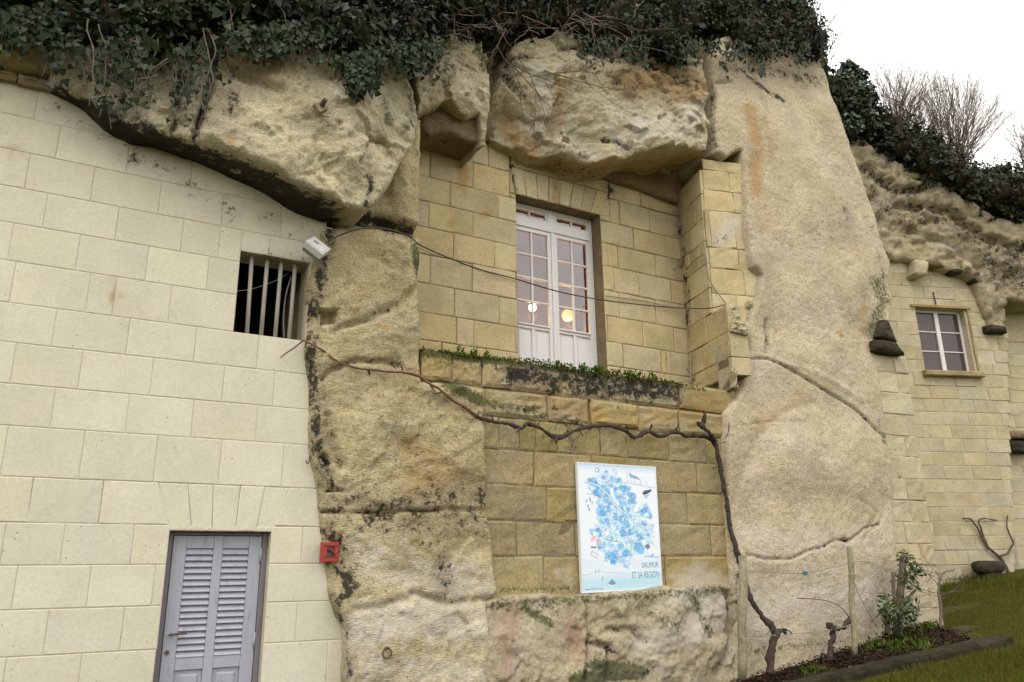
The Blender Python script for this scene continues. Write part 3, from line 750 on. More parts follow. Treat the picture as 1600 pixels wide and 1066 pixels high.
# the room behind
m_room = stone('plastered room wall', (.30, .25, .22), (.27, .22, .19), (.28, .24, .22), bst=.2, rand=0)
m_wood = paint('dark stained wood', (.11, .055, .03), .6, .4, (.05, .03, .02), 5)
mb = MB(); ra, rb, rz0, rz1, rw0, rw1 = wu0-1.0, wu1+1.6, wz0-.3, wz1+.25, REC-1.9, REC-.262
mb.box(M, ra, rb, rz0, rz1, rw0-.05, rw0); mb.box(M, ra-.05, ra, rz0, rz1, rw0, rw1); mb.box(M, rb, rb+.05, rz0, rz1, rw0, rw1)
mb.box(M, ra, rb, rz0-.05, rz0, rw0, rw1); mb.box(M, ra, rb, rz1, rz1+.05, rw0, rw1)
meta(mb.build('room_shell', m_room), label='dim plastered room seen through the french window', kind='structure')
mb = MB(); a_ = M.unp(918, 440, REC-.5)[0]; mb.box(M, a_-.05, a_+.07, wz0-.2, ztr0-.02, REC-.56, REC-.5, .006)
meta(mb.build('wooden_post', m_wood), 'dark brown wooden post standing just inside the right leaf of the french window', 'post')
m_bulb, n, b = nodes('lamp glow'); b.inputs['Base Color'].default_value = (1, .8, .5, 1); b.inputs['Emission Color'].default_value = (1, .62, .26, 1); b.inputs['Emission Strength'].default_value = 26
m_wallglow, n, b = nodes('amber wall glow'); b.inputs['Base Color'].default_value = (1, .7, .4, 1); b.inputs['Emission Color'].default_value = (1, .42, .10, 1); b.inputs['Emission Strength'].default_value = 1.1
def ball(c, r, sx=1.0, seg=16):
    c = np.asarray(c); V = []; f = []
    for j in range(9):
        th = math.pi*j/8
        for i_ in range(seg): ph = 2*math.pi*i_/seg; V.append(c+np.array([r*math.sin(th)*math.cos(ph), r*math.sin(th)*math.sin(ph), r*sx*math.cos(th)]))
    for j in range(8):
        for i_ in range(seg): f.append((j*seg+i_, (j+1)*seg+i_, (j+1)*seg+(i_+1) % seg, j*seg+(i_+1) % seg))
    return np.array(V), f
def lamp(px, py, wd, label, r, energy, mat, cone=False):
    c = M.P(px, py, wd); e = empty('lamp', c, label, 'lamp')
    mb = MB()
    if cone:
        V = []; f = []
        for k, (rr, zz) in enumerate(((r*.3, r*.32), (r, -r*.3))):
            for i_ in range(20): V.append(c+np.array([rr*math.cos(i_*math.pi/10), rr*math.sin(i_*math.pi/10), zz]))
        f = [(i_, 20+i_, 20+(i_+1) % 20, (i_+1) % 20) for i_ in range(20)]; mb.add(np.array(V), f)
    else: mb.add(*ball(c, r))
    mb.build('lamp_shade' if cone else 'bulb', mat, e, True)
    mb = MB(); top = c.copy(); top[2] = rz1; mb.tube([c+np.array([0, 0, r*.7]), (c+top)/2, top], .008, 6); mb.build('flex', m_doord, e)
    l = bpy.data.lights.new('lamp_light', 'POINT'); l.energy = energy; l.color = (1, .48, .16); l.shadow_soft_size = .06
    lo_ = bpy.data.objects.new('lamp_light', l); COL.objects.link(lo_); lo_.location = [float(x) for x in c+np.array([0, 0, -r*1.6-.05])]
lamp(832, 481, REC-.55, 'bright bare round bulb glowing behind the left leaf of the french window', .05, 11, m_bulb)
lamp(887, 493, REC-.9, 'added glowing ball for the diffuse amber glow behind the right leaf of the french window', .085, 15, m_wallglow)  # added ball and point light stand in for a glow on the wall

# ------------------------------------------------------------------ flank and pier at the right end of the recess
FL = Fr(-75.2, M.P(1079, 600, REC)[:2])
stroke('fl', 'k', [(1080, 600), (1070, 420), (1058, 320)], 5, .6); stroke('fl', 'r', [(1100, 560), (1120, 600)], 14, .5); stroke('fl', 'm', [(1090, 600), (1140, 612)], 8, .6)
wf = empty('recess_flank', FL.pos(.3, Z(1080, 600, REC), 0.0), 'cream block side wall closing the right end of the recess beside the french window', 'wall')
zf = [Z(663, y, REC) for y in (192, 233, 275, 314, 354, 397, 442, 488, 531, 572)]; zf[-1] = Z(1079, 604, REC)-.1
fu_top = FL.unp(1100, 350)[0]; fu_bot = FL.unp(1143, 560)[0]
rows = []
for k in range(len(zf)-1):
    zt, zb = zf[k], zf[k+1]; e = fu_bot if (zt+zb)/2 < FL.unp(1120, 478)[1] else fu_top
    us = [-.02, e*.33 if k % 2 else e*.5, e*.72 if k % 2 else e]
    if us[-1] < e: us.append(e)
    rows.append((zb, zt, us))
masonry(FL, wf, rows, 0.0, .25, m_cream, m_mortar2, tag='fl', gap=.004, nx=3, ny=3, mdepth=.2, endtrim=.06)
PI_ = Fr(14.8, FL.P(1103, 400)[:2])
stroke('pier', 'p', [(1130, 370), (1150, 350)], 22, .9); stroke('pier', 'k', [(1135, 375), (1120, 380)], 9, .45); stroke('pier', 'r', [(1150, 420)], 25, .3); stroke('pier', 'r', [(1105, 300)], 5, .6)
wp = empty('stone_pier', PI_.pos(.2, PI_.unp(1120, 480)[1], 0.0), 'narrow cream block pier under the rock, right of the recess, its foot broken off', 'pier')
zp_ = [PI_.unp(1110, y)[1] for y in (252, 268, 299, 331, 388, 420, 460, 500)]
pu = lambda x, y: PI_.unp(x, y)[0]
rows = [(zp_[k+1], zp_[k], us) for k, us in enumerate([[pu(1096, 260), pu(1170, 260)], [pu(1097, 283), pu(1138, 283), pu(1180, 283)], [pu(1098, 310), pu(1144, 310), pu(1185, 310)],
        [pu(1100, 360), pu(1108, 360), pu(1147, 360), pu(1185, 360)], [pu(1106, 400), pu(1152, 400), pu(1190, 400)], [pu(1109, 440), pu(1161, 440), pu(1190, 440)], [pu(1112, 480), pu(1150, 480), pu(1190, 480)]])]
masonry(PI_, wp, rows, 0.035, .3, m_cream, m_mortar2, tag='pier', gap=.004, nx=3, ny=3, jit=.004)
PJ = Fr(14.8, FL.P(1142, 560)[:2])
rows = [(PJ.unp(1150, b_)[1], PJ.unp(1150, a_)[1], [PJ.unp(x0, (a_+b_)/2)[0], PJ.unp(x1, (a_+b_)/2)[0]]) for a_, b_, x0, x1 in ((478, 502, 1136, 1158), (502, 524, 1140, 1166), (524, 548, 1141, 1162), (548, 574, 1142, 1168), (574, 608, 1143, 1150))]
masonry(PJ, wp, rows, .035, .35, m_rockw, m_mortar2, tag='pier', back=.09, gap=.006, nx=4, ny=4, jit=.012, wj=.03, bev=.02)
# broken masonry at the foot of the pier
rub = empty('broken_masonry', M.P(1140, 600, -.05), 'jagged rubble edge of broken stones where the pier meets the big smooth rock', 'rubble')
for k, (x, y, s, pol) in enumerate([(1148, 488, .6, 0), (1150, 510, 1, 0), (1163, 496, .8, 0), (1146, 528, 1.1, 0), (1160, 540, .9, 0), (1150, 558, 1.0, 0), (1150, 582, .8, 0), (1156, 598, .6, 0), (1165, 478, .7, 0),
                                   (1183, 428, .6, 0), (1180, 448, .7, 0), (1187, 462, .5, 0), (1170, 520, .8, 0), (1160, 562, .7, 0)]):
    c_ = M.P(x, y, -.06 if y > 470 else -.12); V, f = ball(c_, .115*s, 1, 10); 
    V = c_+(V-c_)*np.array([1, 1, .75]); V = V+.10*s*np.stack([fbm(V+k, 6, 3, k), fbm(V+k, 6, 3, k+40), fbm(V+k, 6, 3, k+80)], 1)
    mb = MB(); mb.add(V, f); mb.build('broken_stone', (m_rockw, m_cream, m_plinth)[k % 3], rub)

# ------------------------------------------------------------------ LOWER WALL below the recess, its mossy top course, the ledge
stroke('low', 'k', [(800, 585), (860, 597), (960, 606), (1050, 612)], 22, .88); stroke('low', 'k', [(790, 640), (870, 640)], 9, .5); stroke('low', 'k', [(880, 645), (900, 700)], 9, .45)
stroke('low', 'm', [(660, 552), (800, 566), (1060, 604)], 9, .9); stroke('low', 'm', [(660, 600), (740, 625), (850, 650)], 14, .6); stroke('low', 'm', [(680, 570), (750, 580)], 14, .45)
stroke('low', 'p', [(940, 605), (985, 612)], 8, .8); stroke('low', 'p', [(785, 580), (790, 600)], 6, .6); stroke('low', 'p', [(815, 640), (812, 660)], 5, .7)
stroke('low', 'r', [(830, 610), (960, 660), (1100, 640)], 22, .5); stroke('low', 'r', [(770, 590), (775, 600)], 9, .6)
stroke('low', 'p', [(1090, 890), (1125, 915), (1060, 905)], 22, .9); stroke('low', 'p', [(880, 890), (890, 910)], 18, .7); stroke('low', 'k', [(870, 650), (905, 658)], 5, .5)
stroke('low', 'm', [(780, 925), (900, 922)], 8, .6); stroke('low', 'p', [(800, 735), (830, 745)], 9, .35)
wm = empty('lower_wall', M.pos(U(950, 900), Z(950, 900)-.3, 0.0), 'ochre weathered block wall under the recess carrying the blue map board', 'wall')
ylw = [546, 594, 648, 700, 756, 813, 870, 934]
xz = 700
zw = [Z(663, 546), Z(625+25, 593), Z(762, 650), Z(762, 700), Z(762, 756), Z(762, 813), Z(762, 870), Z(762, 944)]
JW = [[657, 704, 752, 798, 877, 950, 1060, 1160], [640, 758, 855, 920, 995, 1060, 1160], [740, 780, 813, 838, 870, 893, 938, 980, 1045, 1103, 1165], [735, 835, 925, 1000, 1090, 1165],
      [740, 855, 940, 1075, 1165], [735, 807, 900, 1000, 1112, 1165], [740, 850, 950, 1041, 1165]]
masonry(M, wm, px_rows(M, zw, JW, 0.0, 700)[:2], 0.02, .3, m_ochre, m_mortar2, tag='low', gap=.007, back=.03, nx=5, ny=4, jit=.006, wj=.012, bev=.018)
masonry(M, wm, px_rows(M, zw, JW, 0.0, 700)[2:], 0.0, .3, m_ochre, m_mortar2, tag='low', gap=.004, back=.015, nx=5, ny=4, jit=.004, wj=.006, bev=.01)
mb = MB(); mb.box(M, U(657, 560)+.01, U(1150, 600), zw[0]-.4, zw[0]-.012, REC-.05, -.27); mb.build('ledge_floor', m_ochre, wm, tag='low')

# ------------------------------------------------------------------ right buttress and far walls
BT = Fr(21.0, M.P(1400, 960, .02)[:2])
wbt = empty('block_buttress', BT.P(1425, 985), 'slim battered pier of cream blocks at the right edge of the smooth rock', 'buttress')
stroke('bt', 'k', [(1392, 700), (1410, 760)], 6, .3); stroke('bt', 'p', [(1400, 900), (1440, 960)], 40, .6); stroke('bt', 'r', [(1440, 780), (1450, 900)], 18, .3); stroke('bt', 'm', [(1400, 985), (1480, 990)], 10, .7)
ybt = [558, 584, 615, 648, 681, 714, 748, 782, 816, 850, 884, 918, 952, 1000]
zb_ = [BT.unp(1410, y)[1] for y in ybt]; rows = []
for k in range(len(zb_)-1):
    zt, zb = zb_[k], zb_[k+1]; ym = (ybt[k]+ybt[k+1])/2; xr = 1416+(ym-558)*.142
    e0 = BT.unp(1352, ym)[0]; e1 = BT.unp(xr, ym)[0]; s_ = BT.unp([1400, 1404, 1392, 1412, 1405, 1420][k % 6]+(ym-600)*.1, ym)[0]
    rows.append((zb, zt, [e0, s_, e1] if k != 2 else [e0, e1]))
masonry(BT, wbt, rows, 0.0, 1.6, m_farst, m_mortar, tag='bt', gap=.004, nx=3, ny=3, jit=.004, wj=.006, mdepth=1.4)
_p = ray(1480, 880); _p = _p*(16.5/_p[1])
FA = Fr(10.5, _p[:2])
stroke('far', 'k', [(1402, 430), (1405, 450)], 4, .6); stroke('far', 'p', [(1480, 850), (1600, 880)], 25, .6); stroke('far', 'p', [(1480, 780), (1520, 760)], 20, .3)
stroke('far', 'k', [(1550, 815), (1470, 900)], 3, .2); stroke('far', 'm', [(1470, 905), (1600, 905)], 8, .7); stroke('far', 'r', [(1540, 560), (1560, 700)], 16, .3); stroke('far', 'k', [(1460, 408), (1535, 440)], 5, .4)
wfa = empty('house_front', FA.P(1490, 905), 'tall buff block house front built into the cliff behind the buttress, with a white window', 'house')
z_t = FA.unp(1425, 392)[1]; z_b = FA.unp(1480, 930)[1]; nr = 26; hc = (z_t-z_b)/nr; rows = []
wn = [FA.unp(1430, 482)[0], FA.unp(1509, 500)[0], FA.unp(1450, 580)[1], FA.unp(1440, 481)[1]]
rr = random.Random(5)
for k in range(nr):
    zt, zb = z_t-k*hc, z_t-(k+1)*hc; ym = 392+(930-392)*(k+.5)/nr
    xr = 1534+(ym-440)*.09 if ym < 520 else 1576+(ym-520)*.03
    e0 = FA.unp(1250, ym)[0]; e1 = FA.unp(xr, ym)[0]; us = [e0]; u_ = e0-rr.uniform(0, .5)
    while u_ < e1-.35:
        u_ += rr.uniform(.45, .82)
        if u_ > e0+.15 and u_ < e1-.12: us.append(u_)
    us.append(e1); rows.append((zb, zt, us))
nfar = masonry(FA, wfa, rows, 0.0, .28, m_farst, m_mortar, holes=[tuple(wn)], tag='far', gap=.004, back=.01, nx=1, ny=1, jit=.003, wj=.004)
FB_w = -.5
wfb = empty('side_front', FA.P(1590, 905, FB_w), 'buff block wall at the far right edge set back beside the house front', 'wall')
rows = []
for k in range(1, nr):
    zt, zb = z_t-k*hc+.08, z_t-(k+1)*hc+.08; e0 = FA.unp(1540, 600, FB_w)[0]; e1 = FA.unp(1790, 600, FB_w)[0]; us = [e0]; u_ = e0+rr.uniform(-.4, 0)
    while u_ < e1-.5:
        u_ += rr.uniform(.6, .95)
        if u_ > e0+.15: us.append(u_)
    us.append(e1); rows.append((zb, zt, us))
masonry(FA, wfb, rows, FB_w, .28, m_farst, m_mortar, tag='far', gap=.004, back=.01, nx=1, ny=1, jit=.003, wj=.004)
# far window
fwn = empty('casement_window', FA.pos((wn[0]+wn[1])/2, wn[2], -.15), 'small white six pane window in the buff house front above the grass', 'window')
a, b_, c_, d_ = wn; w_ = -.16; mb = MB(); t = .05
mb.box(FA, a, a+t, c_, d_, w_-.05, w_, .005); mb.box(FA, b_-t, b_, c_, d_, w_-.05, w_, .005); mb.box(FA, a+t, b_-t, c_, c_+t, w_-.05, w_-.001, .005); mb.box(FA, a+t, b_-t, d_-t, d_, w_-.05, w_-.001, .005)
mb.box(FA, (a+b_)/2-.05, (a+b_)/2+.05, c_+t, d_-t, w_-.05, w_+.012, .008); fo = mb.build('window_frame', m_white, fwn)
m_glassf, n, b = nodes('dark far glass'); b.inputs['Base Color'].default_value = (.07, .05, .05, 1); b.inputs['Roughness'].default_value = .1; b.inputs['Specular IOR Level'].default_value = .45
for x0, x1 in ((a+t, (a+b_)/2-.05), ((a+b_)/2+.05, b_-t)):
    for k in range(3):
        z0 = c_+t+(d_-c_-2*t)*k/3; z1 = c_+t+(d_-c_-2*t)*(k+1)/3
        if k:
            mb = MB(); mb.box(FA, x0, x1, z0-.012, z0+.012, w_-.04, w_-.006, .004); mb.build('glazing_bar', m_white, fo)
        mb = MB(); mb.box(FA, x0, x1, z0+.003, z1-.003, w_-.034, w_-.028); mb.build('pane', m_glassf, fo)
mb = MB(); mb.box(FA, a-.1, b_+.12, c_-.12, c_-.002, -.14, .14, .02); mb.build('sill', m_ochre, fwn)
mb = MB(); mb.box(FA, a-.12, b_+.14, d_+.002, d_+.07, -.1, .05, .01); mb.build('hood_moulding', m_ochre, fwn)
mb = MB(); mb.box(FA, b_+.05, b_+.10, c_, d_, .006, .04, .01); mb.build('jamb_moulding', m_ochre, fwn)
mb = MB(); mb.box(FA, a, b_, c_, d_, -.5, -.45); mb.build('dark_backing', m_void, fwn)
mb = MB(); u_ = FA.unp(1460, 470)[0]; mb.tube([FA.pos(u_, d_+.08, .03), FA.pos(u_-.02, d_+.38, .03)], .014, 6)
meta(mb.build('metal_rod', m_rust, None), 'short rusty upright rod just above the small white window', 'rod')

# ================================================================== THE CLIFF
# --- A: the overhanging mass above the left wall
stroke('A', 'k', [(85, 145), (165, 182), (250, 218), (330, 245), (400, 270), (455, 300), (520, 330)], 15, 1.15)  # this and the next: black lichen with the overhang's shadow painted in
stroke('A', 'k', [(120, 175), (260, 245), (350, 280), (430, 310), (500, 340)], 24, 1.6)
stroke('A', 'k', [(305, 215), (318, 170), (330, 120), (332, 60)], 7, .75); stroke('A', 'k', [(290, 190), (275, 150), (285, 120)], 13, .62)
stroke('A', 'k', [(365, 150), (362, 175)], 10, .62); stroke('A', 'k', [(215, 190), (240, 205)], 14, .7); stroke('A', 'k', [(190, 150), (200, 180)], 18, .45)
stroke('A', 'k', [(575, 275), (580, 290), (572, 320)], 5, .7); stroke('A', 'k', [(502, 165), (500, 170)], 6, .6); stroke('A', 'k', [(120, 60), (250, 100), (330, 90)], 45, .45)
stroke('A', 'k', [(630, 140), (648, 160), (640, 200)], 7, .4); stroke('A', 'm', [(600, 160), (610, 190)], 14, .55); stroke('A', 'm', [(440, 100), (480, 130)], 24, .45)
stroke('A', 'r', [(370, 75), (420, 95)], 26, .8); stroke('A', 'r', [(355, 215), (362, 222)], 6, .9); stroke('A', 'r', [(468, 247)], 4, 1); stroke('A', 'p', [(520, 110), (450, 160), (480, 230), (560, 250)], 40, .35)
stroke('A', 'r', [(60, 130), (140, 140)], 14, .3); stroke('A', 'k', [(70, 140), (160, 200)], 12, .7)
A_out = [(74, 108), (78, 135), (110, 150), (167, 175), (213, 200), (247, 211), (300, 222), (350, 236), (383, 246), (427, 262), (470, 286), (505, 302), (530, 320), (560, 329), (582, 322), (604, 300), (622, 268), (640, 234),
         (651, 205), (654, 175), (646, 140), (620, 100), (560, 40), (440, -30), (300, -60), (150, -40), (90, 20), (80, 80)]
A_w = [(80, 110, .10), (120, 140, .16), (200, 170, .26), (250, 195, .33), (350, 215, .42), (430, 245, .56), (500, 285, .52), (560, 310, .40), (620, 240, .34), (645, 170, .25), (450, 130, .50), (350, 90, .36), (545, 160, .52), (530, 230, .52),
       (200, 80, .26), (330, 60, .3), (500, 60, .4), (120, 60, .16), (600, 130, .36), (380, 60, .35), (300, -40, .1), (560, 0, .2)]
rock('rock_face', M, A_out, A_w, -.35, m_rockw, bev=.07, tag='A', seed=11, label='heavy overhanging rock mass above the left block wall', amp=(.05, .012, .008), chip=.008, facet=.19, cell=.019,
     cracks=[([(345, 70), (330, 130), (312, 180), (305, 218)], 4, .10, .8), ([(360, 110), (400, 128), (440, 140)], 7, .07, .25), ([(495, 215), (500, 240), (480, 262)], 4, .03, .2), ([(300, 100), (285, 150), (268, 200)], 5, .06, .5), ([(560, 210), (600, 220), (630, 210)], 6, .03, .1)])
# small ledge of stones at the top left corner
stroke('H', 'r', [(10, 60), (60, 70)], 40, .6); stroke('H', 'k', [(0, 108), (75, 128)], 7, .5); stroke('H', 'k', [(20, 35), (80, 60)], 10, .5)
rock('rock_shelf', M, [(-60, 30), (10, 28), (40, 30), (52, 52), (80, 76), (84, 104), (72, 112), (0, 88), (-60, 74)], [(-40, 50, .16), (20, 60, .2), (70, 95, .12)], -.3, m_rock, bev=.1, tag='H', seed=21, label='yellow rock shelf at the top of the pale wall')
for q in ([(-40, 98), (26, 112), (28, 128), (-40, 114)], [(27, 113), (78, 126), (80, 142), (29, 129)]):
    o = stone_block(M, [M.unp(*p, .07) for p in (q[3], q[2], q[1], q[0])], .07, .4, m_ochre, wl, name='coping_stone', tag='H', nx=4, ny=2, bev=.02, jit=.006)

# --- B: the rock pillar between the left wall and the recess, down to the ground
B_out = [(600, 150), (660, 190), (657, 300), (657, 430), (657, 545), (660, 596), (757, 606), (760, 700), (762, 800), (772, 850), (776, 925), (760, 945), (768, 1020), (768, 1140), (545, 1140), (542, 1050), (540, 985), (524, 940), (508, 880),
         (504, 830), (500, 775), (490, 700), (487, 640), (486, 600), (478, 540), (482, 500), (489, 440), (497, 400), (505, 360), (520, 320), (560, 250)]
B_w = [(640, 220, .02), (640, 330, .02), (600, 330, -.10), (530, 345, -.08), (520, 380, .08), (570, 372, .12), (620, 378, .10), (500, 440, .10), (560, 450, .16), (640, 450, .05), (600, 520, .13), (500, 520, .06), (540, 560, .10), (640, 560, .06),
       (510, 620, .07), (600, 650, .16), (720, 640, .08), (700, 700, .12), (540, 740, .12), (620, 770, .16), (740, 770, .06), (560, 820, .10), (650, 850, .16), (750, 830, .03), (760, 900, .06), (560, 950, .14), (650, 1000, .18), (740, 1000, .14), (560, 1080, .16), (700, 1100, .2), (510, 780, .05), (520, 860, .04)]
stroke('B', 'k', [(520, 345), (560, 340), (600, 352), (640, 362)], 11, .95); stroke('B', 'k', [(520, 350), (508, 400), (500, 440), (492, 500)], 10, .8)
stroke('B', 'k', [(484, 480), (484, 560), (492, 640), (496, 700)], 13, .75); stroke('B', 'k', [(494, 450), (490, 530)], 12, .7); stroke('B', 'k', [(500, 590), (512, 650)], 7, .45)
stroke('B', 'k', [(510, 790), (560, 806), (640, 780), (755, 782)], 26, .5); stroke('B', 'k', [(515, 830), (525, 870), (545, 905), (530, 960)], 19, .72); stroke('B', 'k', [(505, 720), (520, 770)], 12, .55)
stroke('B', 'k', [(690, 870), (695, 920)], 14, .5); stroke('B', 'k', [(600, 760), (560, 780), (640, 800), (750, 798)], 10, .5); stroke('B', 'k', [(540, 940), (548, 1060)], 8, .5); stroke('B', 'k', [(505, 718)], 7, .9)
stroke('B', 'k', [(530, 790), (600, 800), (680, 812), (755, 800)], 42, .42); stroke('B', 'p', [(570, 860), (640, 900), (750, 910)], 60, .6); stroke('B', 'p', [(560, 990), (650, 960), (750, 980)], 60, .75); stroke('B', 'p', [(560, 1050), (750, 1050)], 50, .6); stroke('B', 'p', [(508, 470), (505, 520)], 9, .4)
stroke('B', 'm', [(648, 385), (655, 430)], 10, .75); stroke('B', 'm', [(700, 600), (750, 625)], 14, .8); stroke('B', 'm', [(560, 620), (600, 700), (700, 720)], 45, .35); stroke('B', 'm', [(580, 640)], 40, .3)
stroke('B', 'r', [(556, 487), (560, 482)], 5, .9); stroke('B', 'r', [(590, 510), (614, 513)], 5, .6); stroke('B', 'r', [(640, 700), (700, 740), (640, 760)], 40, .5); stroke('B', 'r', [(738, 898)], 5, 1); stroke('B', 'r', [(530, 835)], 10, .7)
rock('rock_face', M, B_out, B_w, -1.0, m_rock, bev=.05, tag='B', seed=31, label='rough yellow rock pillar between the pale wall and the recess', amp=(.045, .012, .006), chip=.005, facet=.07, cell=.02, edge=.02,
     cracks=[([(508, 496), (516, 496)], 11, .14, .3), ([(500, 350), (545, 338), (590, 345), (655, 362)], 9, .16, .9), ([(600, 200), (612, 250), (600, 300)], 10, .06, .2), ([(657, 445), (625, 475), (590, 490), (540, 512), (520, 520)], 5, .05, .35), ([(500, 590), (530, 575), (560, 566), (620, 568)], 4, .05, .5),
             ([(505, 800), (600, 802), (680, 797), (762, 799)], 2.6, .05, .8), ([(535, 730), (518, 690), (512, 650)], 6, .06, .4), ([(512, 765), (535, 766)], 2.5, .05, .8), ([(640, 925), (700, 945), (770, 938)], 5, .04, .3),
             ([(505, 715), (510, 722)], 6, .12, 1.), ([(640, 930), (600, 950), (560, 952)], 6, .03, .15), ([(635, 600), (690, 620), (720, 605)], 8, -.04, 0)])
# square niche cut in the pillar: built as a little stepped pocket

# --- C: hanging tooth between A and D
C_out = [(640, 60), (652, 140), (655, 172), (683, 162), (697, 152), (714, 168), (730, 183), (749, 177), (756, 205), (758, 228), (765, 215), (768, 150), (764, 100), (757, 60), (740, 20), (680, 0), (640, 20)]
stroke('C', 'm', [(695, 80), (700, 130)], 15, .55); stroke('C', 'm', [(745, 60), (755, 110)], 10, .6); stroke('C', 'k', [(660, 60), (760, 60)], 16, .5); stroke('C', 'p', [(740, 110), (745, 160)], 12, .5)
rock('rock_tooth', M, C_out, [(655, 160, -.22), (700, 140, -.18), (760, 200, -.28), (760, 100, -.25), (700, 60, -.2)], -1.0, m_rockw, bev=.03, tag='C', seed=41, edge=.03,
     label='pale hanging tooth of rock between the overhang and the big block', amp=(.03, .02, .008), chip=.01, facet=.28, cell=.016)
stroke('C2', 'k', [(660, 212), (750, 232)], 5, .4)
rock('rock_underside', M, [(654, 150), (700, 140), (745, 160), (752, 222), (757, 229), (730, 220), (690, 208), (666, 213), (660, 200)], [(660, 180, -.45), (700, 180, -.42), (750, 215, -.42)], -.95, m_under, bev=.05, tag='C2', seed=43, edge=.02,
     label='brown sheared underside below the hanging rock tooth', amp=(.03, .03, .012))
# --- D: the big block hanging over the french window
D_out = [(788, 97), (792, 112), (768, 150), (767, 215), (795, 226), (833, 247), (860, 246), (888, 243), (910, 254), (940, 251), (967, 249), (1000, 238), (1037, 230), (1086, 229), (1106, 234), (1109, 200), (1105, 160), (1101, 125), (1092, 90),
         (1040, 60), (960, 40), (860, 50), (800, 70)]
D_w = [(790, 110, -.55), (775, 200, -.72), (830, 235, -.62), (900, 240, -.42), (970, 240, -.14), (1050, 220, .03), (1105, 225, .05), (1100, 130, .02), (1000, 120, -.08), (900, 130, -.28), (840, 150, -.45), (950, 180, -.18), (900, 60, -.4), (1050, 80, -.1)]
stroke('D', 'p', [(840, 110), (860, 160), (900, 230), (920, 240)], 22, .9); stroke('D', 'p', [(1000, 200), (1060, 190), (1090, 170)], 28, .8); stroke('D', 'p', [(950, 200), (965, 225)], 14, .8); stroke('D', 'p', [(820, 170), (835, 200)], 12, .7)
stroke('D', 'r', [(990, 130), (1030, 120), (1080, 130)], 30, .8); stroke('D', 'r', [(880, 120), (870, 200)], 16, .6); stroke('D', 'r', [(1060, 145), (1095, 140)], 18, .8); stroke('D', 'k', [(900, 80), (1000, 95), (1080, 130)], 14, .6)
stroke('D', 'r', [(790, 200), (830, 235)], 18, .8); stroke('D', 'k', [(960, 125), (985, 140), (1000, 130)], 7, .6); stroke('D', 'm', [(790, 120), (800, 130), (815, 150)], 12, .6); stroke('D', 'k', [(780, 98), (830, 88)], 8, .5)
stroke('D', 'k', [(945, 218), (980, 230)], 3, .6)
stroke('D', 'r', [(860, 258), (930, 268), (1000, 262), (1100, 245)], 14, 1.0); stroke('D', 'k', [(870, 262), (940, 275), (1010, 270), (1090, 262)], 14, .4)  # brown rock of the underside, with part of its shade painted in
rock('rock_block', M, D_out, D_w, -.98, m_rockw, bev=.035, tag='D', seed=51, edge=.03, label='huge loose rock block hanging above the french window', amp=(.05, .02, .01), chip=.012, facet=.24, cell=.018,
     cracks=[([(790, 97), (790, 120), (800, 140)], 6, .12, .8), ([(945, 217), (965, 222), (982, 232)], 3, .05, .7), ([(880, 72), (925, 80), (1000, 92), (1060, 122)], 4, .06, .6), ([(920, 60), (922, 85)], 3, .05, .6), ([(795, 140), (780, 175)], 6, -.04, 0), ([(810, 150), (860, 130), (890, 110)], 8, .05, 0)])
stroke('D2', 'r', [(1000, 260), (1080, 280)], 40, .5)
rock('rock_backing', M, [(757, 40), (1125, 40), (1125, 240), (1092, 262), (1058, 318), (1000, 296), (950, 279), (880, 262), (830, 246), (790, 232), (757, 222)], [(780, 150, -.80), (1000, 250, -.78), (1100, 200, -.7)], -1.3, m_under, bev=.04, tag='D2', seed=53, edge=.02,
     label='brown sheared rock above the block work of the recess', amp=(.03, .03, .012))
# upper ground between the rocks and the ivy
stroke('U', 'r', [(780, 60), (900, 70)], 30, .5)
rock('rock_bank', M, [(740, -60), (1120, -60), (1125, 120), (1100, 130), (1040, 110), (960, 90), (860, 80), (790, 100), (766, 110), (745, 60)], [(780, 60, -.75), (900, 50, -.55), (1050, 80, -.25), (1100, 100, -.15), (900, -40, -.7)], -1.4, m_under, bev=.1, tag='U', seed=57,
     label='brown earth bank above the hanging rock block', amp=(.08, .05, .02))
# --- E: the great smooth cut rock on the right
E_out = [(1112, 110), (1120, 150), (1118, 190), (1122, 236), (1136, 247), (1150, 236), (1160, 234), (1164, 270), (1166, 320), (1172, 380), (1177, 415), (1190, 430), (1186, 462), (1178, 484), (1170, 510), (1174, 545), (1170, 556), (1166, 580), (1162, 604), (1152, 624),
         (1138, 645), (1137, 720), (1140, 800), (1150, 870), (1156, 930), (1150, 1010), (1150, 1120), (1420, 1120), (1412, 960), (1404, 860), (1398, 770), (1388, 700), (1380, 640), (1374, 590), (1368, 560), (1372, 530), (1390, 500), (1395, 470), (1388, 440), (1392, 410), (1378, 370), (1368, 330),
         (1352, 285), (1334, 235), (1318, 190), (1300, 150), (1285, 100), (1260, 60), (1180, 40), (1120, 60)]
E_w = [(1130, 150, .06), (1130, 220, .04), (1180, 250, .08), (1200, 400, .10), (1190, 520, .08), (1250, 300, .15), (1280, 450, .20), (1340, 400, .12), (1380, 480, .06), (1300, 200, .04), (1250, 120, 0), (1300, 560, .20), (1200, 600, .12), (1250, 720, .30), (1340, 740, .24),
       (1160, 700, .10), (1160, 800, .10), (1250, 850, .22), (1350, 850, .18), (1390, 780, .10), (1200, 950, .16), (1300, 950, .2), (1400, 950, .1), (1380, 640, .08), (1360, 560, .06), (1250, 60, -.2)]
stroke('E', 'r', [(1170, 170), (1185, 230), (1180, 300)], 14, .75); stroke('E', 'r', [(1195, 180), (1205, 240)], 10, .5); stroke('E', 'r', [(1173, 245)], 4, 1.2); stroke('E', 'r', [(1190, 300), (1200, 360)], 22, .35)
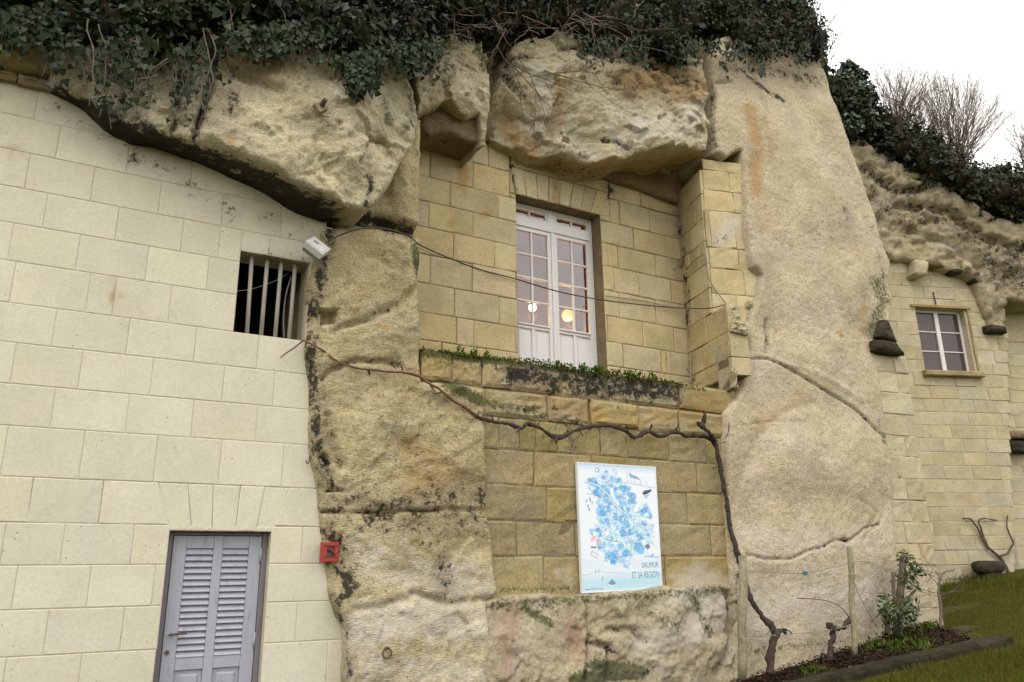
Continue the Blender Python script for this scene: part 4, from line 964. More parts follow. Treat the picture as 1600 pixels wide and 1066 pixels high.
stroke('E', 'k', [(1170, 120), (1195, 140), (1225, 158)], 4, .85); stroke('E', 'k', [(1115, 130), (1113, 180), (1116, 230)], 5, .6); stroke('E', 'k', [(1150, 105), (1280, 125)], 12, .55); stroke('E', 'k', [(1370, 390), (1385, 440)], 8, .35)
stroke('E', 'm', [(1370, 440), (1380, 470), (1360, 520)], 20, .6); stroke('E', 'r', [(1350, 480), (1348, 520)], 10, .5); stroke('E', 'm', [(1345, 430), (1355, 480)], 14, .4); stroke('E', 'r', [(1312, 520), (1315, 525)], 5, .9); stroke('E', 'k', [(1320, 320), (1325, 340)], 6, .4)
stroke('E', 'p', [(1200, 860), (1300, 840), (1380, 850)], 45, .5); stroke('E', 'p', [(1180, 950), (1280, 940), (1400, 930)], 80, .62); stroke('E', 'p', [(1320, 610), (1370, 650)], 14, .5); stroke('E', 'p', [(1160, 830), (1250, 850)], 25, .6)
stroke('E', 'r', [(1190, 660), (1250, 620)], 20, .45); stroke('E', 'k', [(1372, 660), (1390, 700)], 6, .4); stroke('E', 'r', [(1360, 812), (1370, 800)], 7, .5); stroke('E', 'k', [(1250, 350), (1380, 370)], 25, .12)
stroke('E', 'm', [(1160, 1020), (1400, 990)], 12, .5); stroke('E', 'k', [(1150, 980), (1160, 1040)], 12, .4); stroke('E', 'm', [(1200, 560), (1300, 590)], 14, .2)
rock('rock_face', M, E_out, E_w, -1.2, m_rocke, bev=.05, tag='E', seed=61, edge=.012, label='great smooth cut rock wall standing right of the recess', amp=(.035, .008, .006), chip=.002, facet=.0, cell=.02, amp_ridge=.01,
     cracks=[([(1146, 558), (1172, 560), (1200, 560), (1222, 570), (1250, 586), (1290, 612), (1330, 636), (1360, 662), (1388, 692)], 1.8, .04, .6), ([(1220, 568), (1270, 580), (1310, 602), (1345, 625)], 5, -.015, 0),
             ([(1165, 866), (1190, 871), (1225, 874), (1250, 868), (1275, 858), (1300, 845), (1325, 842), (1350, 826), (1378, 818)], 1.5, .035, .55), ([(1315, 842), (1322, 846)], 2.5, .06, .8), ([(1150, 790), (1165, 730), (1190, 680), (1225, 645), (1270, 630)], 7, .016, .03),
             ([(1390, 770), (1380, 810), (1350, 842)], 4, .012, .1), ([(1150, 664), (1220, 657), (1260, 660)], 1.3, .010, .2), ([(1160, 900), (1158, 960)], 5, .06, .4), ([(1118, 130), (1140, 128)], 3, .04, .3), ([(1345, 780), (1370, 800), (1355, 830)], 2, .01, .2),
             ([(1196, 500), (1199, 525), (1198, 550)], 3, .04, .5), ([(1140, 250), (1150, 300)], 8, .05, 0)])
# --- G: the rough plinth under the map wall
G_out = [(756, 941), (800, 932), (850, 926), (900, 932), (960, 925), (1040, 920), (1100, 916), (1140, 914), (1152, 930), (1160, 990), (1160, 1120), (756, 1160)]
G_w = [(780, 950, .06), (850, 940, .12), (910, 960, .14), (1000, 935, .12), (1100, 930, .12), (800, 1000, .16), (880, 1010, .20), (960, 1010, .22), (1050, 980, .24), (1130, 980, .14), (900, 1060, .26), (1050, 1040, .22), (780, 1080, .2), (1120, 1040, .18)]
stroke('G', 'm', [(765, 946), (850, 940), (930, 935), (1040, 926), (1130, 920)], 15, .55); stroke('G', 'm', [(930, 1040), (1000, 1050), (900, 1062)], 16, .9); stroke('G', 'm', [(820, 950), (860, 975)], 12, .7); stroke('G', 'm', [(1080, 930), (1110, 990)], 12, .6); stroke('G', 'm', [(1000, 950), (1060, 980)], 14, .5)
stroke('G', 'p', [(1060, 930), (1120, 950), (1080, 990), (1000, 1010)], 32, .85); stroke('G', 'p', [(830, 990), (800, 1050)], 26, .6); stroke('G', 'p', [(1140, 960), (1150, 1020)], 20, .5)
stroke('G', 'k', [(922, 990), (940, 1010), (960, 1020)], 9, .5); stroke('G', 'k', [(850, 945), (870, 960)], 7, .6); stroke('G', 'k', [(918, 1040), (960, 1055), (1040, 1045)], 9, .5)
rust_red = [([(800, 960), (790, 1050)], 30, .5), ([(890, 980), (905, 1010)], 26, .55)]
for p_, r_, s_ in rust_red: stroke('G', 'r', p_, r_, s_)
rock('rock_plinth', M, G_out, G_w, -.4, m_plinth, bev=.05, tag='G', seed=71, edge=.02, label='rough mossy rock plinth under the block wall with the map', amp=(.04, .02, .010), chip=.008, facet=.11, cell=.018, amp_ridge=.03,
     cracks=[([(916, 935), (920, 985), (916, 1066)], 3, .06, .45), ([(955, 985), (990, 985), (1010, 1005)], 6, .05, .35), ([(1140, 930), (1148, 1000), (1120, 1050)], 5, .07, .5), ([(920, 1005), (955, 1012), (950, 1060)], 5, .08, .5)])

# --- far cliff above the buff house
stroke('F', 'k', [(1360, 300), (1420, 345), (1480, 345)], 22, .45); stroke('F', 'k', [(1500, 350), (1570, 420), (1600, 440)], 24, .5); stroke('F', 'k', [(1350, 270), (1400, 300), (1430, 300)], 9, .7); stroke('F', 'k', [(1420, 325), (1480, 330), (1540, 380), (1600, 400)], 10, .62); stroke('F', 'r', [(1400, 335), (1450, 340), (1520, 350), (1560, 385)], 16, .4); stroke('F', 'm', [(1360, 250), (1430, 280)], 10, .5)
stroke('F', 'm', [(1390, 350), (1420, 380)], 20, .4); stroke('F', 'p', [(1480, 380), (1510, 400)], 14, .7); stroke('F', 'k', [(1530, 395), (1560, 440), (1600, 380)], 14, .6); stroke('F', 'k', [(1500, 420), (1530, 428)], 5, .6); stroke('F', 'm', [(1550, 470), (1560, 500)], 12, .4)
F_out = [(1300, 180), (1345, 210), (1380, 240), (1440, 270), (1500, 305), (1560, 335), (1700, 390), (1700, 470), (1600, 474), (1578, 466), (1577, 500), (1572, 519), (1546, 514), (1538, 480), (1530, 445), (1500, 424), (1480, 418), (1452, 412), (1448, 428), (1432, 430), (1426, 408), (1395, 404), (1380, 398), (1340, 400), (1290, 300)]
F_w = [(1340, 250, .2), (1400, 300, .32), (1440, 400, .32), (1400, 390, .22), (1500, 400, .35), (1500, 330, .5), (1560, 440, .3), (1600, 460, .3), (1600, 380, .6), (1560, 510, .1), (1640, 430, .4)]
rock('far_cliff', FA, F_out, [(a_, b_, c_*.75) for a_, b_, c_ in F_w], -1.6, m_farrock, cell=.05, bev=.12, tag='F', seed=81, edge=.07, label='weathered yellow cliff above the buff house front', amp=(.10, .05, .03), amp_ridge=.10, chip=.02, facet=.22,
     cracks=[([(1350, 262), (1400, 300), (1440, 298)], 5, .16, .4), ([(1400, 320), (1480, 328), (1540, 372), (1600, 390)], 6, .18, .4), ([(1420, 360), (1480, 380), (1530, 420)], 5, .12, .2)])
def chunk(name, fr, outl, w_, thick, mat, label=None, seed=0, **kw):
    return rock(name, fr, outl, [(outl[0][0], outl[0][1], w_), (outl[2][0], outl[2][1], w_)], w_-thick, mat, cell=.04, bev=.05, seed=seed, edge=.02, label=label, amp=(.02, .02, .01), kind='structure', **kw)
chunk('slate_slab', BT, [(1384, 499), (1392, 502), (1404, 533), (1372, 526)], .10, .5, m_dark, 'dark triangular stone capping the block buttress', 3)
chunk('slate_slab', BT, [(1368, 529), (1404, 536), (1418, 557), (1395, 552), (1370, 544)], .14, .6, m_dark, 'dark flat slab on top of the block buttress', 4)
chunk('jutting_stone', FA, [(1430, 405), (1452, 408), (1450, 428), (1436, 431), (1430, 426)], .3, .4, m_rockw, 'pale round stone jutting over the top of the buff house', 5)
chunk('jutting_stone', FA, [(1486, 421), (1500, 417), (1530, 426), (1490, 426)], .25, .4, m_dark, 'dark thin stone jutting over the small window', 6)
chunk('jutting_stone', FA, [(1519, 432), (1536, 434), (1535, 443), (1522, 441)], .22, .4, m_dark, 'dark square stone jutting at the top right of the buff house', 7)
chunk('jutting_stone', FA, [(1544, 507), (1574, 510), (1576, 520), (1546, 518)], .2, .5, m_dark, 'dark slab under the rock at the right of the buff house', 8)
chunk('jutting_stone', FA, [(1450, 405), (1466, 402), (1478, 416), (1450, 412)], .28, .4, m_under, 'brown stone beside the pale round jutting stone', 9)
chunk('corbel_stone', FA, [(1578, 673), (1620, 672), (1620, 686), (1580, 684)], -.2, .3, m_under, 'upper brown corbel stone at the right edge', 10)
chunk('corbel_stone', FA, [(1582, 688), (1620, 687), (1620, 707), (1586, 706)], -.22, .3, m_dark, 'lower dark corbel stone at the right edge', 11)

# --- the hillside behind and above everything
def hill(name, fr, edge, mat, label, rise=.9, length=16, up=10):
    """a slope that starts at the cliff edge and climbs away from it"""
    V = []; n_ = len(edge); k_ = 24
    for j in range(k_):
        t = (j/(k_-1))**1.5
        for (px, py, w_) in edge:
            u, z = fr.unp(px, py, w_); V.append(fr.pos(u, z+t*length*rise*(.3 if t < .0 else 1), w_-t*length))
    V = np.array(V); V = V+.25*np.stack([fbm(V, .8, 3, 1), fbm(V, .8, 3, 2), fbm(V, .8, 3, 3)], 1)*np.repeat(np.clip(np.arange(k_)/3, .0, 1), n_)[:, None]
    i = (np.arange(k_-1)[:, None]*n_+np.arange(n_-1)[None]).ravel(); me = mesh_np(name, V, np.stack([i, i+1, i+1+n_, i+n_], 1)); me.shade_smooth(); attr(me, 'masks', np.zeros((len(V), 4)))
    return meta(link(name, me, mat), label=label, kind='structure')
m_soil_backing = stone('dark soil and ivy backing', (.045, .038, .02), (.03, .03, .014), (.06, .05, .03), rand=0, bst=1, bdist=.04)
xs_ = np.linspace(-700, 1255, 60)
hill('hillside', M, [(x, 60 if x < 740 else 70, -.3 if x < 740 else -.9) for x in xs_], m_soil_backing, 'ivy covered hillside above the cliff', rise=.75, length=9)
hill('hillside', FA, [(x, y, .1) for x, y in ((1180, 120), (1230, 150), (1280, 178), (1345, 212), (1400, 246), (1440, 274), (1500, 309), (1560, 339), (1640, 372), (1800, 430), (2000, 500))], m_soil_backing, 'bramble covered slope above the buff house', rise=.36, length=10)
# rock body behind the whole front, so the cliff is solid
mb = MB(); mb.box(M, U(-900, 500), U(640, 400), -1, Z(200, 5), -6, -1.7)
meta(mb.build('cliff_body', m_under, None), label='solid rock behind the left wall', kind='structure')
mb = MB(); mb.box(M, U(1145, 500)+.1, U(1360, 500), -1, Z(1200, 130), -5, -1.25)
meta(mb.build('cliff_body', m_under, None), label='solid rock behind the smooth cut rock', kind='structure')

# ================================================================== IVY, SHRUBS, MOSS
m_ivy = leafmat('ivy leaves', (.006, .012, .004), (.034, .054, .018), .5, spec=.22)
m_shrub = leafmat('evergreen leaves', (.009, .02, .008), (.035, .065, .022), .35, spec=.5)
m_bram = leafmat('bramble leaves', (.009, .015, .005), (.045, .055, .022), .6, spec=.25, brown=(.06, .04, .02))
m_moss = leafmat('moss and herbs', (.03, .05, .008), (.10, .15, .022), 1, spec=.0, brown=(.13, .1, .03))
m_litter = leafmat('fallen leaves', (.014, .008, .006), (.060, .030, .022), 1, spec=.0, brown=(.16, .13, .10))
m_twig = paint('brown bark', (.10, .068, .05), .85, .6, (.035, .026, .02), 16, streak=False)
m_twigr = paint('reddish twigs', (.13, .095, .075), .85, .5, (.07, .045, .04), 16, streak=False)
m_stem = paint('pale dry stems', (.13, .105, .08), .85, .5, (.08, .06, .045), 16, streak=False)
def surf_scatter(o, n, facing=None, zmin=None):
    me = o.data; nf = len(me.polygons); A = np.zeros(nf, np.float32); me.polygons.foreach_get('area', A)
    C = np.zeros(nf*3, np.float32); me.polygons.foreach_get('center', C); C = C.reshape(-1, 3)
    Nn = np.zeros(nf*3, np.float32); me.polygons.foreach_get('normal', Nn); Nn = Nn.reshape(-1, 3)
    wgt = A.astype(float).copy()
    X, Y = project(C); wgt *= ((X > -180) & (X < 1780) & (Y > -260) & (Y < 1200))
    wgt *= .12+np.clip((Nn*(CAMP-C)/np.linalg.norm(CAMP-C, axis=1, keepdims=True)).sum(1), 0, 1)
    p = wgt/wgt.sum(); k = rng.choice(nf, n, p=p)
    return C[k]+rng.normal(0, .02, (n, 3)), Nn[k]
def foliage(name, o, n, kind, size, mat, off=(.0, .12), droop=.7, parent=None, tone_p=None, brown=0.0, lump=.0):
    P, Nn = surf_scatter(o, n); d = rng.uniform(0, 1, n)
    P = P+Nn*(off[0]+(off[1]-off[0])*d[:, None]+lump*np.clip(fbm(P, 3.5, 3, 12), -.3, 1)[:, None])
    Nf = Nn*.8+rnd_dirs(n)*.75+np.array([0, -.1, .35]); Dr = rnd_dirs(n)*.7+np.array([0, 0, -droop])
    tone = np.clip(.02+.75*d*rng.uniform(.1, 1, n)+.7*fbm(P, 1.6, 4, 5), 0, 1)
    br = (rng.random(n) < brown)*rng.uniform(.4, 1, n)
    me = leaf_mesh(name, P.astype(float), Nf, Dr, size*np.exp(rng.normal(-.05, .33, n)), kind, tone, br)
    ob = link(name, me, mat, parent); return ob
def bed(name, fr, outl, wpts, back, seed, label, **kw):
    return rock(name, fr, outl, wpts, back, m_soil_backing, seed=seed, edge=kw.pop('edge', .07), label=label, amp=kw.pop('amp', (.14, .12, .03)), cell=kw.pop('cell', .06), bev=kw.pop('bev', .16), amp_ridge=.08, **kw)
def strand(fr, x0, y0, w0, x1, y1, sway=.05, seed=0):
    a = fr.P(x0, y0, w0); b_ = fr.P(x1, y1, max(.02, w0)); n_ = 9; t = np.linspace(0, 1, n_)[:, None]
    p = a*(1-t)+b_*t; p[:, 0] += sway*fbm(p+seed, 2.5, 3, seed); p[:, 2] += sway*.5*fbm(p+seed, 3, 2, seed+2); return p
# main ivy curtain, left to centre
IV1 = bed('ivy_backing', M, [(-120, -2), (20, 0), (48, 12), (80, 26), (100, 38), (140, 44), (185, 58), (235, 60), (290, 52), (330, 36), (344, 24), (420, 26), (500, 40), (545, 56), (562, 84), (578, 80), (592, 62), (630, 74), (656, 88), (676, 54), (688, 12), (740, 12),
     (780, 40), (780, -300), (-120, -300)],
     [(-50, 10, .30), (50, 20, .3), (150, 90, .36), (250, 90, .45), (330, 60, .52), (430, 40, .60), (540, 80, .66), (640, 90, .55), (720, 20, .1), (770, 20, -.1), (100, -100, .0), (400, -100, .1), (700, -100, -.3), (300, -280, -.6), (700, -280, -.8)], -1.4, 101,
     'dark sheet giving shade between the ivy leaves at the top of the left cliff', tag=None)  # dark sheet added behind the leaves so the gaps look deeply shaded
IV2 = bed('ivy_backing', M, [(770, 50), (830, 30), (900, 28), (950, 44), (1000, 54), (1040, 72), (1072, 90), (1080, 76), (1075, 44), (1110, 32), (1146, 40), (1165, 66), (1200, 74), (1240, 68), (1270, 78), (1290, 84), (1298, 60), (1280, 20), (1255, -5), (1230, -60), (1180, -300), (760, -300)],
     [(790, 30, -.28), (900, 30, -.18), (1000, 50, .06), (1070, 90, .14), (1100, 40, .14), (1180, 70, .22), (1270, 80, .14), (1240, 10, 0), (900, -100, -.5), (1150, -100, -.3), (1000, -280, -1.1)], -1.6, 103,
     'dark sheet giving shade between the ivy leaves at the top of the right cliff', tag=None)  # second added sheet, its dark colour standing for shade among the leaves
iv = foliage('ivy', IV1, 44000, 'ivy', .05, m_ivy, off=(0, .12), lump=.16); meta(iv, 'dense dark green ivy hanging over the top of the left rock overhang', 'ivy', kind='stuff')
iv = foliage('ivy', IV2, 44000, 'ivy', .045, m_ivy, off=(0, .13), lump=.22, brown=.03); meta(iv, 'dark ivy and bramble crowning the big hanging block and the smooth rock', 'ivy', kind='stuff')
# the hanging strands (stem + leaves)
SR = random.Random(11); stems = MB(); LP, LD = [], []
def hang(fr, x0, y0, w0, x1, y1, dens=26, leafs=True, r=.006):
    p = strand(fr, x0, y0, w0, x1, y1, .16, SR.randint(0, 999)); stems.tube(smooth_path(p, 2), np.linspace(r, r*.5, (len(p)-1)*2+1), 4, cap=False)
    if leafs:
        k = max(4, int(np.linalg.norm(p[0]-p[-1])*dens)); t = rng.random(k)**1.25*(len(p)-1); i = np.minimum(t.astype(int), len(p)-2); f = (t-i)[:, None]
        LP.append(p[i]*(1-f)+p[i+1]*f+rng.normal(0, .035, (k, 3))*np.array([1, 1, 1])+fr.n*.02)
for _ in range(56):
    x = SR.uniform(88, 345); y = 96+10*math.sin(x*.05); L = SR.uniform(15, 105)*(1 if 130 < x < 330 else .6); w0 = float(np.interp(x, [80, 200, 340], [.26, .36, .5]))
    hang(M, x, y-32, w0+.05, x+SR.uniform(-22, 22), y+L*.9, 20)
for _ in range(26):
    x = SR.uniform(548, 588); hang(M, x, 88, .64, x-3+SR.uniform(-9, 6), SR.uniform(112, 148), 120)
for _ in range(40):
    x = SR.uniform(600, 684); hang(M, x, 70, .58, x+SR.uniform(-8, 8), SR.uniform(85, 115), 60)
for _ in range(60):
    x = SR.uniform(350, 540); hang(M, x, 45, .62, x+SR.uniform(-12, 12), SR.uniform(62, 98), 60)
for _ in range(45):
    x = SR.uniform(-20, 90); hang(M, x, 20, .34, x+SR.uniform(-8, 8), SR.uniform(35, 85), 45)
for _ in range(50):
    x = SR.uniform(900, 1290); hang(M, x, 60+.02*(x-900), .12 if x < 1060 else .2, x+SR.uniform(-12, 12), SR.uniform(80, 118), 60)
P = np.concatenate(LP); n_ = len(P)
me = leaf_mesh('hanging_ivy', P, rnd_dirs(n_)*.6+M.n*1.0, rnd_dirs(n_)*.6+np.array([0, 0, -.9]), rng.uniform(.035, .075, n_), 'ivy', np.clip(rng.uniform(.1, .9, n_), 0, 1))
meta(link('hanging_ivy', me, m_ivy), 'thin trailing strands of small ivy leaves hanging down the face of the overhang', 'ivy', kind='stuff')
# pale bare stems hanging through the ivy
for x0, y0, x1, y1 in ((130, 30, 140, 150), (330, 40, 318, 200), (245, 120, 212, 130), (255, 90, 205, 145), (372, 5, 345, 60), (300, 60, 240, 130), (345, 0, 352, 40), (430, 10, 445, 60), (145, 45, 152, 80), (545, 20, 560, 55), (225, 60, 240, 160), (1010, 0, 985, 25), (322, 45, 330, 170)):
    hang(M, x0, y0, .62 if x0 > 300 else .5, x1, y1, leafs=False, r=.006)
meta(stems.build('ivy_stems', m_stem), 'pale bare ivy stems dangling in front of the dark leaves', 'stems', kind='stuff')
# tangle of dry twigs above the hanging tooth and over the block
tw = MB()
def branch(mb, p, d, L, r, depth, sp, grav=0.0, seg=6, k=4, spread=.55, jit=.25):
    pts = [np.array(p, float)]; d = np.array(d, float); d /= np.linalg.norm(d)
    for i in range(seg):
        d = d+np.array([SR.gauss(0, jit), SR.gauss(0, jit), SR.gauss(0, jit)])*.5+np.array([0, 0, grav]); d /= np.linalg.norm(d); pts.append(pts[-1]+d*L/seg)
        if depth and i >= 1 and SR.random() < sp:
            dd = d+np.array([SR.gauss(0, spread), SR.gauss(0, spread), SR.gauss(0, spread)]); branch(mb, pts[-1], dd, L*SR.uniform(.4, .7), r*.6, depth-1, sp, grav, max(3, seg-2), 3, spread, jit)
    mb.tube(pts, np.linspace(r, r*.45, len(pts)), k, cap=False)
for _ in range(46):
    x, y = SR.uniform(690, 1000), SR.uniform(5, 62); branch(tw, M.P(x, y, .05 if x < 800 else .0), (SR.gauss(.2, .7), -.5, SR.gauss(-.3, .5)), SR.uniform(.3, .75), .006, 2, .5, -.03)
for (x, y, dx, dz) in ((790, 95, .8, -.5), (800, 100, .9, -.4), (810, 92, .5, -.8), (775, 70, .6, -.9), (830, 120, .9, .25), (850, 110, .9, -.3)):
    branch(tw, M.P(x, y, -.35), (dx*.867, dx*.5-.25, dz), .85, .007, 3, .6, 0, 8, 4, .5, .16)
meta(tw.build('dry_twigs', m_twigr), 'tangle of dry reddish brown twigs trailing over the hanging block', 'twigs', kind='stuff')
# upright scrub on the skyline of the smooth rock
sk = MB()
for _ in range(85):
    x = SR.uniform(1100, 1300); y = np.interp(x, [1100, 1240, 1262, 1300], [-20, -8, 20, 72]); branch(sk, M.P(x, y+10, -.1), (SR.uniform(-.1, .7), SR.gauss(0, .2), SR.uniform(.4, 1)), SR.uniform(.3, .85), .006, 2, .5)
meta(sk.build('skyline_scrub', m_twigr), 'bare scrubby twigs sticking up on the skyline above the smooth rock', 'twigs', kind='stuff')
# slope above the far house
IV3 = bed('bramble_bank', FA, [(1270, 60), (1310, 120), (1352, 145), (1395, 176), (1440, 198), (1485, 232), (1530, 258), (1580, 262), (1640, 268), (1760, 300), (1760, 420), (1640, 352), (1595, 334), (1550, 318), (1500, 292), (1448, 262), (1405, 232), (1372, 216), (1338, 196), (1300, 160)],
     [(1320, 150, .3), (1340, 195, .4), (1440, 255, .5), (1540, 310, .55), (1600, 330, .55), (1400, 190, 0), (1500, 240, 0), (1600, 270, 0), (1700, 300, .2), (1480, 280, .5)], -2.5, 105, 'dark earth under the brambles above the buff house', cell=.12, bev=.3, amp=(.3, .25, .08), edge=.16)
br_ = foliage('brambles', IV3, 42000, 'ivy', .07, m_bram, off=(0, .28), brown=.14, lump=.3); meta(br_, 'dark green brambles and ivy spilling down the slope above the buff house', 'brambles', kind='stuff')
# the evergreen shrub
def blob_leaves(name, cen, rad, n, kind, size, mat, parent, seed=0, droop=.3, hollow=.55):
    C = []; 
    for c_, r_, k_ in zip(cen, rad, np.array(rad)**2/sum(np.array(rad)**2)*n):
        k_ = int(k_); v = rnd_dirs(k_); q = rng.uniform(hollow, 1, (k_, 1))**.7; q = q*(1+.35*fbm(v*1.0+c_, 2.2, 3, seed)[:, None]); C.append(np.concatenate([c_+v*q*r_, v], 1))
    C = np.concatenate(C); P, v = C[:, :3], C[:, 3:]; k_ = len(P)
    me = leaf_mesh(name, P, v+rnd_dirs(k_)*.7+np.array([0, 0, .3]), v*.5+rnd_dirs(k_)*.8+np.array([0, 0, -droop]), rng.uniform(size*.7, size*1.3, k_), kind, np.clip(.25+.3*v[:, 2]+rng.uniform(-.15, .5, k_), 0, 1))
    return link(name, me, mat, parent)
ev = empty('evergreen_shrub', FA.P(1330, 215, -.3), 'round dark evergreen shrub on the cliff edge between the smooth rock and the bare bushes', 'shrub')
cs = [FA.P(x, y, w_) for x, y, w_ in ((1325, 130, -.3), (1345, 150, 0), (1318, 165, 0), (1350, 185, .2), (1322, 200, .3), (1302, 145, 0), (1325, 108, -.4), (1365, 200, .2), (1340, 120, -.2))]
blob_leaves('crown', cs, [.33, .36, .36, .34, .36, .3, .2, .28, .22], 6500, 'oval', .12, m_shrub, ev, 3)
mb = MB()
for c_ in cs[:6]: mb.tube(smooth_path([FA.P(1330, 225, -.2), (FA.P(1330, 225, -.2)+c_)/2+np.array([.05, 0, .1]), c_], 4), .025, 5)
mb.build('trunk', m_twig, ev)
# bare bushes
def bare_bush(label, base, tips, n, r, seed, group='bare winter bushes on the slope'):
    SR.seed(seed); bx_, by_, bw = base; b0 = FA.P(bx_, by_, bw); e = empty('bare_bush', b0, label, 'bush', group); mb = MB(); m2 = MB()
    for i in range(n):
        tx, ty = tips(SR); t_ = FA.P(tx, ty, bw+SR.uniform(-1.3, 1.3)); s_ = b0+np.array([SR.gauss(0, .12), SR.gauss(0, .12), -.1]); mid = s_*.55+t_*.45+np.array([SR.gauss(0, .12), SR.gauss(0, .12), .12])
        p = smooth_path([s_, mid, t_], 4, .05, i); mb.tube(p, np.linspace(r, r*.35, len(p)), 4, cap=False)
        for _ in range(4):
            j = SR.randint(3, len(p)-2); d = (p[-1]-p[j]); d /= np.linalg.norm(d)+1e-6
            branch(m2, p[j], d+np.array([SR.gauss(0, .3), SR.gauss(0, .3), SR.gauss(.05, .25)]), SR.uniform(.3, .9), r*.4, 1, .4, 0.01, 5, 3, .3, .12)
    mb.build('stems', m_twigr, e); m2.build('twigs', m_twigr, e)
bare_bush('big bare reddish bush fanning out against the sky at the right', (1495, 262, -1.0), lambda q: (q.uniform(1432, 1590), 0) if False else (lambda a: (1492+a*q.uniform(.6, 1)*112, 262-q.uniform(.72, 1)*158*math.sqrt(max(.05, 1-(a*.85)**2))))(q.uniform(-.72, 1)), 190, .008, 5)
bare_bush('thin bare bush standing between the evergreen shrub and the big bare bush', (1405, 205, -.8), lambda q: (q.uniform(1355, 1475), q.uniform(88, 160)), 80, .010, 6)
bare_bush('low brown bush of thin twigs just left of the big bare bush', (1430, 240, -.3), lambda q: (q.uniform(1385, 1470), q.uniform(155, 200)), 70, .010, 8)
bare_bush('bare bush cut off by the right edge of the picture', (1612, 275, -1.0), lambda q: (q.uniform(1570, 1680), q.uniform(185, 250)), 70, .011, 7)
# small green growth on the far cliff
# --- moss and herbs on the ledge
def ledge_tuft(n, xa, xb, ya, yb, hgt, size, kind, off=.0):
    t = rng.random(n); x = xa+(xb-xa)*t; y = ya+(yb-ya)*t; P = []
    for a_, b_ in zip(x, y):
        ww = .02-rng.uniform(-.035, .35)**1.0; u_, z_ = M.unp(a_, b_, .02); P.append(M.pos(u_, z_+rng.uniform(-.02, hgt)*(.35+.65*max(0, float(vn(np.array([u_*4, 0, 0]), 1.0, 9)))), ww))
    return np.array(P)
P = np.concatenate([ledge_tuft(2600, 690, 800, 552, 566, .05, .02, 'oval'), ledge_tuft(5200, 800, 1065, 566, 602, .075, .02, 'oval'), ledge_tuft(500, 657, 700, 546, 552, .015, .02, 'oval'), ledge_tuft(700, 1060, 1100, 602, 610, .02, .02, 'oval')]); n_ = len(P)
Dn = rnd_dirs(n_)*.7+np.array([0, 0, .35]); me = leaf_mesh('ledge_moss', P, rnd_dirs(n_)+M.n*.6, Dn, rng.uniform(.014, .036, n_), 'oval', rng.uniform(0, .65, n_), (rng.random(n_) < .2)*.8)
meta(link('ledge_moss', me, m_moss), 'bright green moss and tiny plants along the top of the stone ledge', 'moss', kind='stuff')
hb = []
for _ in range(26):
    x = SR.choice([SR.gauss(745, 15), SR.gauss(870, 10), SR.gauss(985, 25), SR.gauss(1010, 20), SR.gauss(905, 20)]); y = np.interp(x, [657, 800, 1060], [546, 566, 602]); c_ = M.P(x, y-2, .03)
    hb.append(c_+rng.normal(0, .02, (16, 3))+np.array([0, 0, .03])*rng.random((16, 1)))
P = np.concatenate(hb); n_ = len(P); me = leaf_mesh('ledge_herbs', P, rnd_dirs(n_)+M.n*.8, rnd_dirs(n_)*.5+np.array([0, 0, .8])+M.n*.4, rng.uniform(.025, .055, n_), 'oval', rng.uniform(.4, 1, n_))
meta(link('ledge_herbs', me, m_moss), 'small clumps of leafy herbs rooted in the ledge under the french window', 'herbs', kind='stuff')

# --- turf blades and litter
def blades(name, pxpoly, n, hgt, mat, label, kind='blade', cat='grass', up=1.0, tone=(0, 1), brown=.2, dens=None):
    poly = [gpt(x, y)[:2] for x, y in pxpoly]; pl = [tuple(p) for p in poly]; a_ = np.array(pl); lo, hi = a_.min(0), a_.max(0); q = rng.uniform(lo, hi, (int(n*3), 2)); q = q[inside(q[:, 0], q[:, 1], pl)][:n]
    if dens is not None: q = q[vn(np.c_[q, q[:, :1]*0], dens[0], 4) > dens[1]]
    P = np.c_[q, ground_z(q[:, 0], q[:, 1])+.05*fbm(np.c_[q, q[:, :1]*0], .9, 3, 3)+.012*fbm(np.c_[q, q[:, :1]*0], 5, 3, 4)-.004]; k_ = len(P)
    if kind == 'blade': Nf = rnd_dirs(k_)*np.array([1, 1, .2]); Dr = rnd_dirs(k_)*.5+np.array([0, 0, up])
    else: Nf = rnd_dirs(k_)*.5+np.array([0, 0, 1]); Dr = rnd_dirs(k_); P[:, 2] += rng.uniform(.005, .03, k_)
    me = leaf_mesh(name, P, Nf, Dr, rng.uniform(hgt*.5, hgt*1.3, k_), kind, rng.uniform(tone[0], tone[1], k_), (rng.random(k_) < brown)*rng.random(k_)); return meta(link(name, me, mat), label, cat, kind='stuff')
m_grass = leafmat('turf blades', (.04, .05, .008), (.12, .13, .022), 1, spec=.0, brown=(.12, .08, .03))
blades('turf', [(1465, 905), (1640, 900), (1640, 1080), (1320, 1080), (1600, 1010), (1480, 985)], 70000, .055, m_grass, 'short mossy turf on the slope beyond the planting bed', brown=.3, dens=(1.6, .28))
blades('turf', [(1330, 1075), (1600, 1008), (1640, 1040), (1640, 1110), (1250, 1110)], 16000, .06, m_grass, 'scruffy grass in front of the stone kerb', brown=.3)

# ================================================================== planting bed and kerb
m_bed = stone('bare damp soil', (.026, .018, .012), (.018, .013, .009), (.04, .03, .02), rand=0, bst=1, bdist=.03, big=4, speck=.7)
kf = [gpt(x, y, .02) for x, y in ((1586, 1006), (1453, 1037), (1319, 1066), (1150, 1101), (1000, 1130))]
kb = [gpt(x, y, .10) for x, y in ((1522, 997), (1412, 1022), (1216, 1066), (1090, 1094), (950, 1125))]
wallb = [M.P(1470, 992, .05), M.P(1400, 990, .0), M.P(1250, 1030, .0), M.P(1150, 1060, .0), M.P(1000, 1100, .0)]
